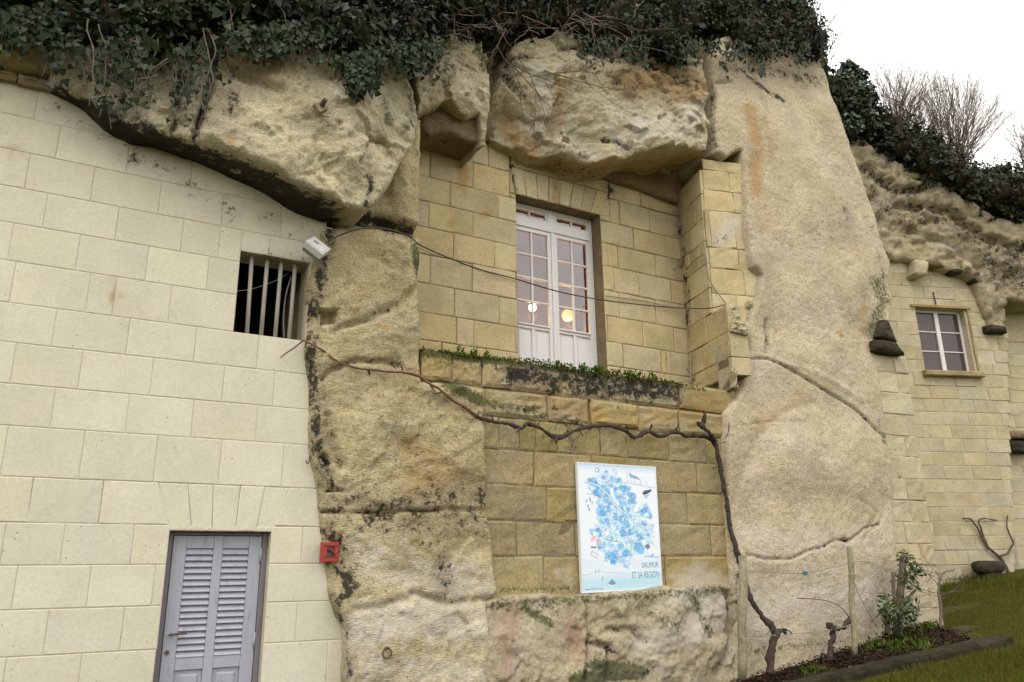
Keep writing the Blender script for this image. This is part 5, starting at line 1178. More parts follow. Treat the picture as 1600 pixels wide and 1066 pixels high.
# soil sheet between wall foot and kerb
V = []; nU, nV_ = 90, 26
for i in range(nU+1):
    t = i/nU*4; k = min(int(t), 3); f = t-k; a_ = wallb[k]*(1-f)+wallb[k+1]*f; b_ = kb[k]*(1-f)+kb[k+1]*f
    a_ = a_-M.n*.25; b_ = b_+M.n*.06
    for j in range(nV_+1):
        s = j/nV_; p = a_*(1-s)+b_*s; z = float(ground_z(p[0], p[1]))+.045+.07*(1-s); V.append((p[0], p[1], z))
V = np.array(V); V[:, 2] += .03*fbm(V, 2.5, 4, 9)+.012*fbm(V, 12, 3, 8)
i = (np.arange(nU)[:, None]*(nV_+1)+np.arange(nV_)[None]).ravel(); me = mesh_np('planting_bed', V, np.stack([i, i+1, i+nV_+2, i+nV_+1], 1)); attr(me, 'masks', np.zeros((len(V), 4))); me.shade_smooth()
bedo = meta(link('planting_bed', me, m_bed), label='narrow bed of dark soil along the foot of the rock', kind='structure')
def on_bed(n): 
    P, Nn = surf_scatter(bedo, n); return P.astype(float)
P = on_bed(7000); n_ = len(P); P[:, 2] += rng.uniform(0, .03, n_)
me = leaf_mesh('leaf_litter', P, rnd_dirs(n_)*.6+np.array([0, 0, .8]), rnd_dirs(n_), rng.uniform(.02, .055, n_), 'oval', rng.uniform(0, 1, n_), (rng.random(n_) < .06)*rng.random(n_))
meta(link('leaf_litter', me, m_litter), 'fallen reddish brown leaves scattered over the planting bed', 'leaves', kind='stuff')
P = on_bed(1600); P = P[fbm(P, 1.6, 2, 31) > .12]; n_ = len(P); P = np.repeat(P, 5, 0)+rng.normal(0, .03, (n_*5, 3))*np.array([1, 1, .2]); n_ = len(P)
me = leaf_mesh('bed_weeds', P, rnd_dirs(n_), rnd_dirs(n_)*.6+np.array([0, 0, .8]), rng.uniform(.03, .07, n_), 'long', rng.uniform(.2, 1, n_)); meta(link('bed_weeds', me, m_moss), 'patches of small green weeds in the planting bed', 'weeds', kind='stuff')
kerb = empty('stone_kerb', kf[0], 'dark mossy stone kerb edging the planting bed at the lower right', 'kerb')
m_kerb = stone('mossy dark kerb stone', (.038, .033, .02), (.024, .024, .011), (.07, .06, .04), big=3, bst=1, bdist=.02, rand=.15, speck=.6)
fw_ = [np.array(p) for p in kf]; bw_ = [np.array(p) for p in kb]
def kpt(line, t): k = min(int(t), 3); f = t-k; return line[k]*(1-f)+line[k+1]*f
cuts = [0, .42, .95, 1.5, 2.1, 2.8, 3.4, 4]
for a_, b_ in zip(cuts[:-1], cuts[1:]):
    V = []; n1 = 6
    for j in range(n1+1):
        t = a_+.006+(b_-a_-.012)*j/n1; f_, k_ = kpt(fw_, t), kpt(bw_, t); zf = float(ground_z(f_[0], f_[1])); zk = float(ground_z(k_[0], k_[1]))
        top = zf+.10+rng.normal(0, .006); topk = zk+.10
        for p, z in ((f_, zf-.1), (f_*.985+k_*.015, top-.03), (f_*.9+k_*.1, top), (f_*.5+k_*.5, (top+topk)/2+.012), (k_*.92+f_*.08, topk), (k_, topk-.03), (k_, zk-.1)): V.append((p[0]+rng.normal(0, .005), p[1]+rng.normal(0, .005), z))
    f = []
    for j in range(n1):
        for q in range(6): f.append((j*7+q, (j+1)*7+q, (j+1)*7+q+1, j*7+q+1))
    f += [tuple(range(7)), tuple(n1*7+q for q in range(6, -1, -1))]
    me = mesh_np('kerb_stone', V, f); attr(me, 'masks', np.tile([0, .3, 0, 0], (len(V), 1))); link('kerb_stone', me, m_kerb, kerb)

# ================================================================== the vine on the wall
m_vine = paint('vine bark', (.05, .034, .025), .9, .6, (.03, .022, .018), 22, streak=False, bs=1, bd=.02)
m_vinel = paint('young vine cane', (.15, .07, .045), .75, .5, (.06, .03, .02), 16, streak=False)
def gnarl(mb, pts, seed=0, k=9, wob=.02, rough=.45):
    P = [M.P(x, y, w_) for x, y, w_, r in pts]; rr_ = [r*1.0 for *_, r in pts]; per = 7
    p = smooth_path(P, per, wob, seed); rs = np.interp(np.arange(len(p)), np.arange(len(rr_))*per, rr_); rs = rs*(1+.22*fbm(p, 9, 3, seed+3)); mb.tube(p, rs, k, True, rough, seed)
vine = empty('grape_vine', M.P(1205, 1035, .5), 'long gnarled old vine climbing from behind the left stake and running left across the walls', 'vine')
mb = MB()
gnarl(mb, [(1202, 1052, .48, .05), (1204, 1036, .48, .045), (1206, 1010, .47, .04), (1212, 990, .46, .046), (1200, 975, .42, .036), (1184, 955, .36, .03), (1170, 930, .30, .028), (1163, 905, .16, .03), (1158, 880, .16, .034), (1150, 855, .16, .028), (1140, 825, .11, .026), (1136, 790, .11, .024), (1130, 760, .11, .025), (1124, 725, .11, .024), (1120, 700, .11, .03), (1118, 690, .11, .034)], 5)
gnarl(mb, [(1118, 690, .11, .034), (1100, 682, .11, .024), (1075, 680, .11, .021), (1052, 675, .11, .026), (1035, 682, .11, .02), (1010, 675, .11, .022), (992, 684, .11, .023), (975, 672, .11, .021), (950, 666, .11, .020), (925, 667, .11, .021), (900, 672, .11, .018), (880, 682, .11, .022), (866, 683, .11, .026), (850, 673, .11, .020), (825, 662, .11, .021), (815, 670, .11, .019), (790, 662, .11, .017), (765, 657, .11, .017), (745, 650, .11, .015)], 9)
mb.build('trunk', m_vine, vine, True)
mb = MB()
gnarl(mb, [(745, 650, .11, .016), (728, 638, .11, .014), (706, 622, .16, .014), (690, 610, .16, .012), (672, 600, .16, .012), (655, 588, .16, .014), (630, 582, .16, .011), (600, 579, .16, .010), (575, 577, .16, .012), (548, 573, .16, .011), (530, 566, .16, .009), (510, 552, .11, .009), (490, 540, .18, .008), (474, 532, .12, .009)], 13, 7, .015, .25)
gnarl(mb, [(474, 532, .12, .008), (462, 542, .08, .006), (450, 550, .06, .006), (438, 560, .04, .004)], 14, 6, .008, .2)
mb.build('cane', m_vinel, vine, True)
spl = []
for x, y, dx, dy, r in ((1100, 662, 1, -18, .026), (1093, 664, -4, -4, .028), (1015, 672, 3, -10, .010), (1055, 672, 6, -9, .012), (980, 672, -3, -9, .008), (1080, 680, 5, -5, .012), (868, 684, 1, 9, .018), (905, 672, 6, 10, .008), (960, 668, 14, -6, .006), (812, 668, -4, 7, .012), (770, 656, -5, -8, .008), (745, 650, 3, -9, .006), (628, 582, -1, -9, .009),
                    (574, 577, 4, 9, .008), (672, 602, 8, 10, .006), (660, 612, 22, 3, .005), (1122, 728, -8, 4, .009), (1130, 760, 9, -3, .008), (1138, 800, -7, -5, .007), (910, 668, -4, -8, .008), (840, 664, 6, -8, .008), (690, 612, -12, 3, .006), (1140, 660, -6, 25, .006), (1135, 690, -12, 3, .005)):
    spurs = MB(); gnarl(spurs, [(x, y, .12, r), (x+dx*.5+1, y+dy*.6, .14, r*.9), (x+dx, y+dy, .14, r*.55)], int(x), 6, .006, .4); spurs.build('spur', m_vine, vine, True)
spurs = MB(); gnarl(spurs, [(1118, 690, .11, .03), (1108, 676, .21, .024), (1098, 667, .21, .026), (1096, 660, .21, .02)], 21, 8, .008)
spurs.build('spur', m_vine, vine, True); spurs = MB(); gnarl(spurs, [(1212, 990, .46, .03), (1222, 985, .46, .02), (1228, 990, .46, .02)], 22, 8, .006)
spurs.build('spur', m_vine, vine, True); spurs = MB(); gnarl(spurs, [(1214, 988, .46, .01), (1226, 983, .48, .008), (1238, 990, .5, .006)], 23, 6, .006)
spurs.build('spur', m_vine, vine, True)
v2 = empty('vine_stump', M.P(1298, 1020, .42), 'short stubby pruned vine between the two stakes and the leafy laurel', 'vine')
mb = MB(); gnarl(mb, [(1296, 1034, .42, .036), (1297, 1024, .42, .034), (1299, 1005, .42, .028), (1302, 988, .42, .032), (1296, 978, .42, .034), (1306, 982, .42, .026), (1318, 980, .42, .022), (1325, 972, .42, .028), (1328, 965, .42, .022)], 31, 9, .01, .5)
mb.build('trunk', m_vine, v2, True)
mb = MB(); gnarl(mb, [(1328, 966, .42, .007), (1315, 950, .42, .005), (1295, 940, .42, .005), (1270, 936, .42, .0045), (1245, 935, .42, .007)], 32, 5, .004, .1); mb.build('cane', m_vinel, v2, True)
# the far vine on the house front
v3 = empty('wall_vine', FA.P(1580, 915, .1), 'thin bare vine with two curved arms trained on the buff house front', 'vine'); mb = MB()
def fv(pts, r0, r1, seed):
    p = smooth_path([FA.P(x, y, .07) for x, y in pts], 6, .03, seed); mb.tube(p, np.linspace(r0, r1, len(p)), 6, True, .3, seed)
fv([(1580, 916), (1574, 895), (1566, 875), (1560, 868), (1545, 855), (1535, 840), (1524, 822), (1515, 811), (1503, 812)], .04, .014, 1); fv([(1560, 870), (1575, 864), (1582, 850), (1577, 835), (1573, 822), (1575, 805)], .026, .012, 2)
fv([(1545, 855), (1536, 835), (1530, 818), (1535, 810), (1558, 812)], .02, .012, 3); mb.build('trunk', m_twig, v3, True)
# stakes and training wires
m_stake = stone('grey green weathered stake', (.31, .285, .185), (.20, .19, .11), (.38, .36, .27), rand=.06, big=9, bst=1)
def stake(x0, y0, x1, y1, r, label, w_=.50):
    top = M.P(x0, y0, w_); bot_ = M.P(x1, y1, w_); bot_[2] -= .08
    o = MB(); p = np.array([bot_*(1-t)+top*t for t in np.linspace(0, 1, 9)]); p[:, 0] += .006*np.sin(np.arange(9)*1.3); o.tube(p, [r*1.0]*7+[r*1.02, r*.98], 12, True, .12, int(x0)); ob = o.build('wooden_stake', m_stake, None); 
    for poly_ in ob.data.polygons: poly_.use_smooth = len(poly_.vertices) == 4
    return meta(ob, label, 'stake', 'wooden stakes in the planting bed')
stake(1161, 869, 1158, 1048, .045, 'thick round wooden stake in front of the vine trunk, its foot in the leaf litter')
stake(1328, 855, 1334, 1015, .034, 'slimmer pale wooden stake beside the short pruned vine stump', .45)
m_wire = paint('thin steel wire', (.22, .2, .19), .5, .4)
def wire(pts, r, label, name='training_wire', w_=.5, mat=None, fr=M, cat='wire'):
    mb = MB(); mb.tube(smooth_path([fr.P(x, y, ww) for x, y, ww in pts], 6), r, 5); return meta(mb.build(name, mat or m_wire, None, True), label, cat)
wire([(1164, 892, .5), (1200, 894, .5), (1250, 896, .49), (1290, 889, .47), (1330, 879, .45)], .0045, 'upper training wire sagging between the two wooden stakes')
wire([(1158, 995, .5), (1210, 993, .5), (1245, 990, .48), (1300, 984, .45), (1332, 976, .45)], .0045, 'lower training wire between the two wooden stakes')
wire([(1332, 900, .45), (1340, 925, .42), (1352, 948, .36), (1370, 980, .3)], .004, 'slack wire slanting down to the right from the slimmer stake')
wire([(1330, 878, .45), (1345, 877, .3), (1365, 880, .25)], .004, 'short wire end running from the slimmer stake towards the laurel')
m_blue = paint('teal plastic', (.03, .17, .19), .4, .2)
mb = MB(); c_ = M.P(1257, 896, .492); mb.xbox(c_, M.u, M.n, np.array([0, 0, 1.0]), .03, .012, .012); mb.xbox(c_+M.u*.02, M.u, M.n, np.array([0, 0, 1.0]), .012, .02, .02)
meta(mb.build('wire_tensioner', m_blue), 'small teal wire tensioner on the upper training wire', 'tensioner')
mb = MB(); c_ = M.P(1331, 901, .45); mb.tube([c_-np.array([0, 0, .02]), c_+np.array([0, 0, .02])], .041, 10); mb.xbox(c_+M.n*.045, M.u, M.n, np.array([0, 0, 1.0]), .012, .01, .02)
meta(mb.build('tie_clamp', m_stake), 'rusty tie round the slimmer wooden stake', 'clamp')
# laurel
la = empty('laurel_bush', M.P(1402, 992, .4), 'young leafy laurel with several cut stems between the stump and the block buttress', 'shrub'); mb = MB()
def st(pts, r0, r1, s): p = smooth_path([M.P(x, y, w_) for x, y, w_ in pts], 5, .02, s); mb.tube(p, np.linspace(r0, r1, len(p)), 8, True, .2, s)
st([(1402, 994, .4), (1404, 960, .4), (1407, 920, .4), (1409, 885, .4), (1410, 868, .4)], .055, .035, 1); st([(1399, 960, .42), (1397, 925, .42), (1396, 895, .42)], .026, .018, 2); st([(1388, 990, .4), (1386, 965, .4), (1388, 945, .4)], .035, .02, 3)
st([(1406, 945, .4), (1420, 932, .4), (1430, 924, .4)], .02, .014, 4); st([(1405, 970, .42), (1416, 955, .45), (1424, 940, .45)], .016, .01, 5)
mb.build('stem', m_twig, la, True)
cs = [M.P(x, y, w_) for x, y, w_ in ((1420, 878, .42), (1430, 892, .42), (1415, 900, .45), (1422, 910, .4), (1412, 868, .4), (1388, 940, .45), (1393, 960, .5), (1412, 945, .5), (1422, 958, .42), (1400, 975, .45), (1385, 958, .42), (1410, 965, .48), (1427, 945, .4))]
lo = blob_leaves('leaves', cs, [.14, .12, .12, .10, .09, .12, .15, .14, .11, .13, .08, .14, .08], 620, 'long', .09, leafmat('laurel leaves', (.022, .040, .008), (.08, .115, .025), .4), la, 5, .1, .2)
# sapling in front of the buttress
mb = MB(); SR.seed(3); sp = empty('sapling', M.P(1468, 992, .35), 'thin bare sapling stem standing in front of the foot of the block buttress', 'sapling')
p = smooth_path([M.P(1466, 994, .3), M.P(1470, 960, .3), M.P(1467, 925, .3), M.P(1469, 905, .3), M.P(1478, 893, .3), M.P(1492, 890, .3)], 5, .02, 4); mb.tube(p, np.linspace(.024, .007, len(p)), 6)
for i_ in range(5): branch(mb, p[6+i_*3], (SR.gauss(0, .8), -.1, SR.uniform(-.2, .5)), .3, .006, 1, .4)
mb.build('stem', m_stem, sp, True)
tgl = MB(); SR.seed(9)
for _ in range(9): branch(tgl, M.P(SR.uniform(1405, 1440), SR.uniform(880, 985), .12), (SR.gauss(.2, .6), -.05, SR.gauss(0, .6)), SR.uniform(.25, .5), .006, 1, .4)
meta(tgl.build('dry_creeper', m_stem), 'dry creeper stems clinging to the foot of the block buttress', 'creeper', kind='stuff')
# dark clump at the corner, dark stone block by the far wall
def lumpstone(name, c, rx, ry, rz, mat, label, cat, seed, rot=0.0):
    V, f = ball((0, 0, 0), 1, 1, 18); V = np.sign(V)*np.abs(V)**.65; V = V+.12*np.stack([fbm(V+seed, 2.5, 3, seed), fbm(V+seed, 2.5, 3, seed+4), fbm(V+seed, 2.5, 3, seed+8)], 1)
    V = V*np.array([rx, ry, rz]); ca, sa = math.cos(rot), math.sin(rot); V = np.c_[V[:, 0]*ca-V[:, 1]*sa, V[:, 0]*sa+V[:, 1]*ca, V[:, 2]]+np.asarray(c)
    mb = MB(); mb.add(V, f); o = mb.build(name, mat, None, True); return meta(o, label, cat)
c_ = gpt(1497, 994); lumpstone('turf_clod', c_+np.array([0, 0, .04]), .16, .12, .06, m_dark, 'black clod of earth at the far corner of the planting bed', 'clod', 3)
c_ = FA.P(1547, 906, .28); lumpstone('stone_block', c_+np.array([0, 0, .24]), .31, .2, .13, m_dark, 'dark mossy stone block lying against the buff house front in the grass, upper slab', 'stone', 5, R(10))
lumpstone('stone_block', c_+np.array([.02, 0, .04]), .25, .17, .12, m_dark, 'smaller dark stone under the mossy slab beside the buff house front', 'stone', 8, R(10))

# ================================================================== cables, floodlight, call point, ring, bracket
m_black = paint('old black cable', (.045, .035, .025), .7, .4, (.09, .06, .03), 12)
m_pcable = paint('painted cable', (.30, .25, .15), .7, .4, (.14, .1, .06), 12)
cab = wire([(512, 378, .26), (530, 368, .3), (565, 357, .4), (605, 358, .4), (640, 370, .34), (662, 386, .2), (740, 418, .05), (806, 436, -.02), (870, 455, -.03), (930, 467, -.03), (1000, 476, -.05), (1060, 481, -.06), (1105, 482, -.06), (1135, 476, -.03)], .0075, 'brown cable strung across the recess in front of the french window', 'overhead_cable', mat=m_black, cat='cable')
wire([(640, 372, .2), (664, 392, -.4), (720, 410, REC+.03), (760, 425, REC+.03), (806, 440, REC+.03)], .006, 'thin pale cable fixed to the recess wall left of the french window', 'wall_cable', mat=m_pcable, cat='cable')
wire([(945, 462, REC+.03), (1005, 470, REC+.03), (1040, 478, REC+.04), (1066, 481, REC+.05)], .007, 'short twisted cable fixed to the recess wall right of the french window', 'wall_cable', mat=m_pcable, cat='cable')
wire([(1071, 424, REC+.06), (1074, 480, REC+.06), (1078, 540, REC+.06), (1080, 600, REC+.06)], .012, 'upright painted pipe in the right corner of the recess', 'pipe', mat=m_pcable, cat='pipe')
mb = MB(); pth = smooth_path([FL.P(1072, 422, .04), FL.P(1080, 412, .04), FL.P(1092, 402, .05), PI_.P(1101, 397, .05), PI_.P(1104, 406, .05), PI_.P(1107, 430, .05), PI_.P(1116, 450, .06), PI_.P(1128, 466, .08), PI_.P(1134, 474, .1)], 5); mb.tube(pth, .009, 6)
meta(mb.build('pier_cable', m_pcable, None, True), 'cable looping down the front of the stone pier', 'cable')
m_lampb = paint('grey white lamp housing', (.56, .56, .54), .45, .15, (.3, .28, .25), 9, streak=False)
m_lens, n, b = nodes('frosted lamp glass'); b.inputs['Base Color'].default_value = (.16, .20, .17, 1); b.inputs['Roughness'].default_value = .25
fl = empty('floodlight', M.P(495, 400, .2), 'small tilted white floodlight fixed at the corner of the barred opening', 'lamp')
c_ = M.P(495, 388, .26); X = M.P(507, 402, .26)-M.P(481, 381, .26); X = M.P(512, 385, .26)-M.P(498, 369, .26); X /= np.linalg.norm(X); Nn = (M.n*.75+np.array([.25, 0, .55])); Nn /= np.linalg.norm(Nn)
Yv = np.cross(Nn, X); Yv /= np.linalg.norm(Yv); X = np.cross(Yv, Nn)
c_ = M.P(495, 387, .24)
mb = MB(); mb.xbox(c_, X, Yv, Nn, .095, .085, .03); mb.build('housing', m_lampb, fl)
mb = MB(); mb.xbox(c_-Nn*.052, X, Yv, Nn, .085, .075, .019); mb.build('lens', m_lens, fl)
mb = MB(); mb.xbox(c_+Nn*.034, X, Yv, Nn, .078, .068, .0035); mb.build('cover', m_lampb, fl)
mb = MB()
for s_ in (-.03, .0, .03): mb.xbox(c_+Nn*.0395+X*s_*.6-X*.03, X, Yv, Nn, .004, .018, .0015)
mb.build('vent', m_rust, fl)
mb = MB(); mb.tube([c_+Yv*.087, c_+Yv*.12-M.n*.02, M.P(512, 392, .06)], .012, 6); mb.build('bracket', m_pcable, fl)
wire([(512, 378, .25), (503, 362, .2), (508, 356, .2), (520, 358, .25)], .006, 'short lead curling from the floodlight into the rock crevice', 'lamp_lead', mat=m_pcable, cat='cable')
# red call point
m_red = paint('red plastic', (.30, .02, .015), .4, .3, (.18, .02, .015), 18, streak=False); m_gl2, n, b = nodes('dark glass front'); b.inputs['Base Color'].default_value = (.03, .035, .03, 1); b.inputs['Roughness'].default_value = .15
cp_ = empty('alarm_box', M.P(516, 863, .12), 'small red break glass alarm box fixed at the seam of wall and rock', 'alarm box'); u_, z_ = M.unp(515.5, 863, .10); w0 = .10
mb = MB(); a_ = .068; bz = .082
mb.box(M, u_-a_, u_+a_, z_-bz, z_-bz*.55, .04, w0+.03, .006); mb.box(M, u_-a_, u_+a_, z_+bz*.55, z_+bz, .04, w0+.03, .006); mb.box(M, u_-a_, u_-a_*.45, z_-bz*.55, z_+bz*.55, .04, w0+.029, .004); mb.box(M, u_+a_*.45, u_+a_, z_-bz*.55, z_+bz*.55, .04, w0+.029, .004)
mb.build('case', m_red, cp_)
mb = MB(); mb.box(M, u_-a_*.45, u_+a_*.45, z_-bz*.55, z_+bz*.55, .04, w0+.012); mb.build('glass', m_gl2, cp_)
mb = MB(); mb.tube([M.pos(u_-.03, z_+.03, w0+.035), M.pos(u_+.035, z_-.01, w0+.036)], .007, 6); mb.tube([M.pos(u_+.035, z_-.01, w0+.036), M.pos(u_+.05, z_+.015, w0+.033)], .006, 6); mb.build('hammer', m_red, cp_)
# iron ring
rg = empty('iron_ring', M.P(605, 1015, .2), 'small black iron mooring ring hanging on the rock pillar near the ground', 'ring'); c_ = M.P(605, 1021, .22); mb = MB()
mb.tube([c_+.038*(math.cos(t)*M.u+math.sin(t)*np.array([0, 0, 1.0])) for t in np.linspace(0, 2*math.pi, 25)], .007, 6, False); mb.build('ring', m_rust, rg, True)
mb = MB(); mb.tube([c_+np.array([0, 0, .03])-M.n*.1, c_+np.array([0, 0, .045])+M.n*.015], .010, 8); mb.build('staple', m_rust, rg, True)
# insulator bracket on the overhang
bk = empty('wall_bracket', M.P(501, 168, .55), 'small square plate with a broken fitting on the face of the overhang', 'bracket'); u_, z_ = M.unp(501, 168, .60)
Xd = M.u*.8+np.array([0, 0, .6]); Zd = np.array([0, 0, .8])-M.u*.6; Zd /= np.linalg.norm(Zd); Xd /= np.linalg.norm(Xd)
mb = MB(); mb.xbox(M.pos(u_, z_, .60), Xd, Zd, M.n, .05, .045, .03); mb.build('plate', m_stake, bk); mb = MB(); mb.tube([M.pos(u_, z_+.005, .63), M.pos(u_+.015, z_+.03, .70)], .022, 8); mb.build('fitting', m_rust, bk)
# hooks in the seam
mb = MB(); mb.tube(smooth_path([M.P(484, 712, .02), M.P(483, 722, .06), M.P(480, 724, .06), M.P(478, 720, .05)], 4), .006, 6); meta(mb.build('iron_hook', m_rust), 'tiny rusty hook at the right edge of the pale wall above the alarm box', 'hook')

# ================================================================== the map board
BW = .055
board = empty('map_board', M.P(968, 925, BW), 'white framed poster board with a blue illustrated map and the title SAUMUR ET SA REGION', 'sign')
co = [M.unp(x, y, BW) for x, y in ((909.4, 927.4), (1035.2, 920.2), (1024.2, 729.6), (901, 721.8))]
mb = MB(); mb.prism(M, co, .022, BW); m_bd = paint('white enamel board', (.68, .70, .74), .35, .12); mb.build('panel', m_bd, board)
cc = np.array(co).mean(0)
mb = MB()
for i_ in range(4):
    p, q = np.array(co[i_]), np.array(co[(i_+1) % 4]); pi, qi = p+(cc-p)*.022, q+(cc-q)*.022; mb.prism(M, [tuple(p), tuple(q), tuple(qi), tuple(pi)], BW, BW+.004)
mb.build('rim', m_bd, board)
GXn, GYn = 240, 360
def crop_uz(s, t):   # s 0..1 left to right, t 0..1 top to bottom of the printed sheet
    bl, br, tr_, tl = [np.array(c_)+(cc-np.array(c_))*.02 for c_ in co]; s = s[..., None]; t = t[..., None]
    return (tl*(1-s)+tr_*s)*(1-t)+(bl*(1-s)+br*s)*t
# print raster painted with numpy into vertex colours; coordinates are 0..100 across, 0..150 down
sx, sy = np.meshgrid(np.linspace(0, 100, GXn), np.linspace(0, 150, GYn)); Q3 = np.stack([sx, sy, sx*0], -1)
img = np.ones((GYn, GXn, 3))*np.array([.74, .79, .86])
def blend(mask, col): 
    global img
    mask = np.clip(mask, 0, 1)[..., None]; img = img*(1-mask)+np.array(col)*mask
nz = fbm(Q3, .12, 5, 3); nz2 = fbm(Q3, .5, 3, 8)
blend(np.clip(1-sy/9, 0, 1)*.6, (.32, .52, .78)); blend(np.clip((sy-126)/14, 0, 1)*.75+np.where(sy > 126, nz*.2, 0), (.36, .60, .74)); blend(np.clip((sy-108)/10, 0, 1)*np.clip((130-sy)/8, 0, 1)*.25, (.45, .6, .75))
landp = [(12, 18), (22, 8), (48, 6), (60, 22), (66, 30), (70, 42), (76, 46), (86, 44), (92, 52), (88, 64), (78, 66), (90, 72), (98, 76), (92, 86), (88, 96), (78, 104), (66, 110), (56, 124), (48, 118), (30, 120), (24, 108), (22, 94), (12, 84), (20, 72), (22, 50), (16, 36), (8, 28)]
dn, _, _ = nearest_on(sx, sy, landp); ins = inside(sx, sy, landp); sd_ = np.where(ins, dn, -dn)
blend(np.clip((sd_+nz*7)/5, 0, 1)*.6, (.36, .62, .85))
lr = random.Random(4); allb = []
while len(allb) < 330:
    x, y = lr.uniform(5, 98), lr.uniform(5, 124)
    if inside(np.array([x]), np.array([y]), landp)[0]: allb.append((x, y, lr.uniform(1.5, 5), lr.choice([(.08, .32, .66), (.13, .42, .76), (.22, .52, .82), (.30, .60, .85), (.80, .86, .92), (.66, .80, .90), (.5, .72, .68), (.10, .36, .70)])))
for x, y, r_, c_ in [(82, 54, 8, (.07, .30, .66)), (44, 20, 3, (.12, .4, .75)), (92, 74, 5, (.25, .5, .8)), (36, 112, 9, (.12, .42, .75)), (56, 108, 6, (.13, .42, .75)), (30, 56, 8, (.14, .44, .78)), (90, 110, 3, (.18, .45, .75)), (14, 82, 5, (.14, .45, .78)), (55, 66, 6, (.1, .38, .72)), (70, 88, 7, (.12, .4, .72))]+allb:
    d_ = np.hypot(sx-x, (sy-y)*1.1); blend(np.clip((r_-d_+nz*3.5+nz2*2)/1.3, 0, 1)*.8, c_)
blend(np.clip(nz2*1.6-.35, 0, 1)*(sd_ > -1)*.9, (.88, .91, .94)); blend(np.clip(-nz2*1.8-.45, 0, 1)*(sd_ > 0)*.8, (.06, .16, .34))
def line(pts, wd, col, a_=.9): blend(np.clip((wd-seg_dist(sx+nz*2, sy+nz*2, pts))/.5, 0, 1)*a_, col)
line([(8, 22), (24, 26), (36, 36), (44, 48), (58, 60), (68, 70), (84, 80)], 1.5, (.20, .36, .58)); line([(8, 22), (24, 26), (36, 36), (44, 48), (58, 60), (68, 70), (84, 80)], .8, (.72, .82, .9)); line([(10, 36), (30, 40), (46, 52), (56, 66), (58, 86), (64, 100), (58, 122)], .5, (.08, .16, .3)); line([(44, 16), (34, 24), (42, 12)], .5, (.08, .14, .28)); line([(30, 90), (50, 94)], .6, (.1, .12, .2))
for _ in range(70):
    x, y = lr.uniform(12, 92), lr.uniform(10, 118)
    if inside(np.array([x]), np.array([y]), landp)[0] and not (x > 60 and y > 105): line([(x, y), (x+lr.uniform(1, 4), y+lr.uniform(-.5, .5))], lr.uniform(.3, .8), lr.choice([(.08, .10, .18), (.12, .16, .26), (.2, .12, .14)]), .75)
for x, y in ((9, 46), (13, 44), (11, 52), (12, 56), (15, 47)): line([(x, y-2), (x, y+1)], .8, (.10, .14, .26))
for x, y in ((16, 88), (20, 92), (21, 96), (14, 91)): blend(np.clip((2.6-np.hypot(sx-x, sy-y)+nz2)/.8, 0, 1)*.6, (.62, .30, .36))
line([(13, 100), (18, 100)], 1.4, (.10, .12, .28)); line([(14, 104), (20, 108), (18, 112), (12, 108), (14, 104)], .9, (.3, .34, .5), .6)
line([(24, 9), (24, 5)], .4, (.05, .06, .12)); blend(np.clip((.5-np.abs(np.hypot(sx-24, sy-7)-2.4))/.4, 0, 1), (.08, .1, .18))
# the house, the boat
line([(62, 20), (62, 8), (64, 6)], .5, (.1, .2, .4)); blend(inside(sx, sy, [(64, 8), (76, 13), (80, 17), (66, 14)])*.85, (.16, .28, .5)); line([(66, 14), (66, 21)], .5, (.12, .18, .34)); line([(72, 15), (72, 21)], .6, (.12, .18, .34)); line([(79, 17), (79, 22)], .5, (.12, .18, .34)); line([(58, 21), (80, 23), (98, 25)], .9, (.30, .46, .68), .7)
line([(82, 12), (92, 28)], .35, (.08, .1, .2)); blend(inside(sx, sy, [(81, 33), (84, 30), (93, 28), (94, 30), (88, 34), (83, 36)]), (.03, .06, .16)); blend(inside(sx, sy, [(82, 37), (88, 35), (92, 33), (86, 41)])*.7, (.25, .42, .68))
line([(88, 92), (94, 100)], .4, (.1, .12, .2)); blend(inside(sx, sy, [(80, 99), (85, 96), (88, 100), (84, 104)])*.9, (.08, .14, .26)); line([(92, 88), (96, 88)], .4, (.1, .1, .2)); line([(94, 100), (98, 101)], .4, (.1, .1, .2))
line([(84, 104), (84, 110)], .5, (.2, .3, .5)); line([(80, 112), (98, 113)], 1.0, (.16, .44, .75))
line([(2, 131), (20, 127), (40, 130), (52, 131)], .7, (.34, .45, .6), .7); line([(16, 125), (16, 129)], .8, (.2, .28, .42)); line([(20, 125), (20, 129)], .7, (.2, .28, .42)); line([(24, 133), (24, 138)], .7, (.18, .24, .38)); blend(inside(sx, sy, [(31, 142), (36, 137), (41, 142), (37, 144)])*.8, (.12, .18, .32)); line([(36, 141), (46, 133)], .3, (.2, .28, .4))
line([(3, 147), (24, 147.5)], .7, (.06, .1, .25), .8); line([(78, 143.5), (96, 143.5)], .35, (.15, .2, .35), .7); line([(40, 146.5), (96, 146.5)], .35, (.2, .28, .42), .6)
uz = crop_uz(sx/100, sy/150); V = M.pos(uz[..., 0].ravel(), uz[..., 1].ravel(), np.full(sx.size, BW+.0015)); i = (np.arange(GYn-1)[:, None]*GXn+np.arange(GXn-1)[None]).ravel()
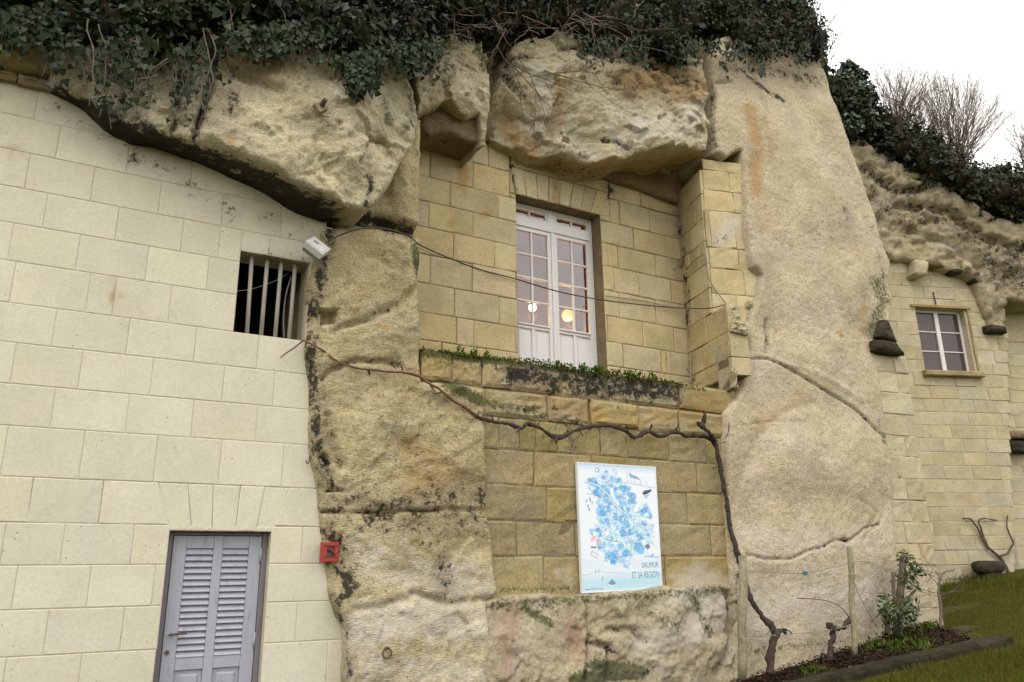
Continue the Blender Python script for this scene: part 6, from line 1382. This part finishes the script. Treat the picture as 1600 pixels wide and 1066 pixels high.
me = mesh_np('map_print', V, np.stack([i+GXn, i+GXn+1, i+1, i], 1)); attr(me, 'ink', np.concatenate([img.reshape(-1, 3), np.ones((sx.size, 1))], 1))
m_ink, n, b = nodes('map print'); at = N(n, 'ShaderNodeAttribute', attribute_name='ink'); n.links.new(at.outputs['Color'], b.inputs['Base Color']); b.inputs['Roughness'].default_value = .35
link('map_print', me, m_ink, board)
m_let = paint('teal letters', (.10, .34, .47), .4, .05)
def lettering(text, x0, x1, y0, y1):
    cu = bpy.data.curves.new('lettering', 'FONT'); cu.body = text; cu.size = 1; cu.resolution_u = 3; cu.offset = .0; tmp = bpy.data.objects.new('tmp', cu); COL.objects.link(tmp)
    dg = bpy.context.evaluated_depsgraph_get(); me_ = bpy.data.meshes.new_from_object(tmp.evaluated_get(dg)); bpy.data.objects.remove(tmp)
    co_ = np.zeros(len(me_.vertices)*3); me_.vertices.foreach_get('co', co_); co_ = co_.reshape(-1, 3); lo_, hi_ = co_.min(0), co_.max(0)
    s = (x0+(co_[:, 0]-lo_[0])/(hi_[0]-lo_[0])*(x1-x0))/100; t = (y1-(co_[:, 1]-lo_[1])/(hi_[1]-lo_[1])*(y1-y0))/150; q = crop_uz(s, t); W_ = M.pos(q[:, 0], q[:, 1], np.full(len(q), BW+.003))
    me_.vertices.foreach_set('co', W_.ravel()); me_.materials.clear(); me_.update(); attr(me_, 'masks', np.zeros((len(me_.vertices), 4))); link('lettering', me_, m_let, board)
lettering('SAUMUR', 75, 97.5, 118.5, 125.5); lettering('ET SA REGION', 62, 97.5, 129.5, 137.5)

blades('grass_tufts', [(1475, 908), (1640, 904), (1640, 922), (1475, 928)], 1800, .13, m_grass, 'taller tufts of grass along the foot of the buff house front', brown=.2, dens=(3.0, .45))
blades('grass_tufts', [(1600, 1010), (1330, 1070), (1250, 1095), (1300, 1110), (1470, 1066), (1640, 1030)], 2600, .09, m_grass, 'ragged tufts of grass along the front of the stone kerb', brown=.3, dens=(4.0, .5))
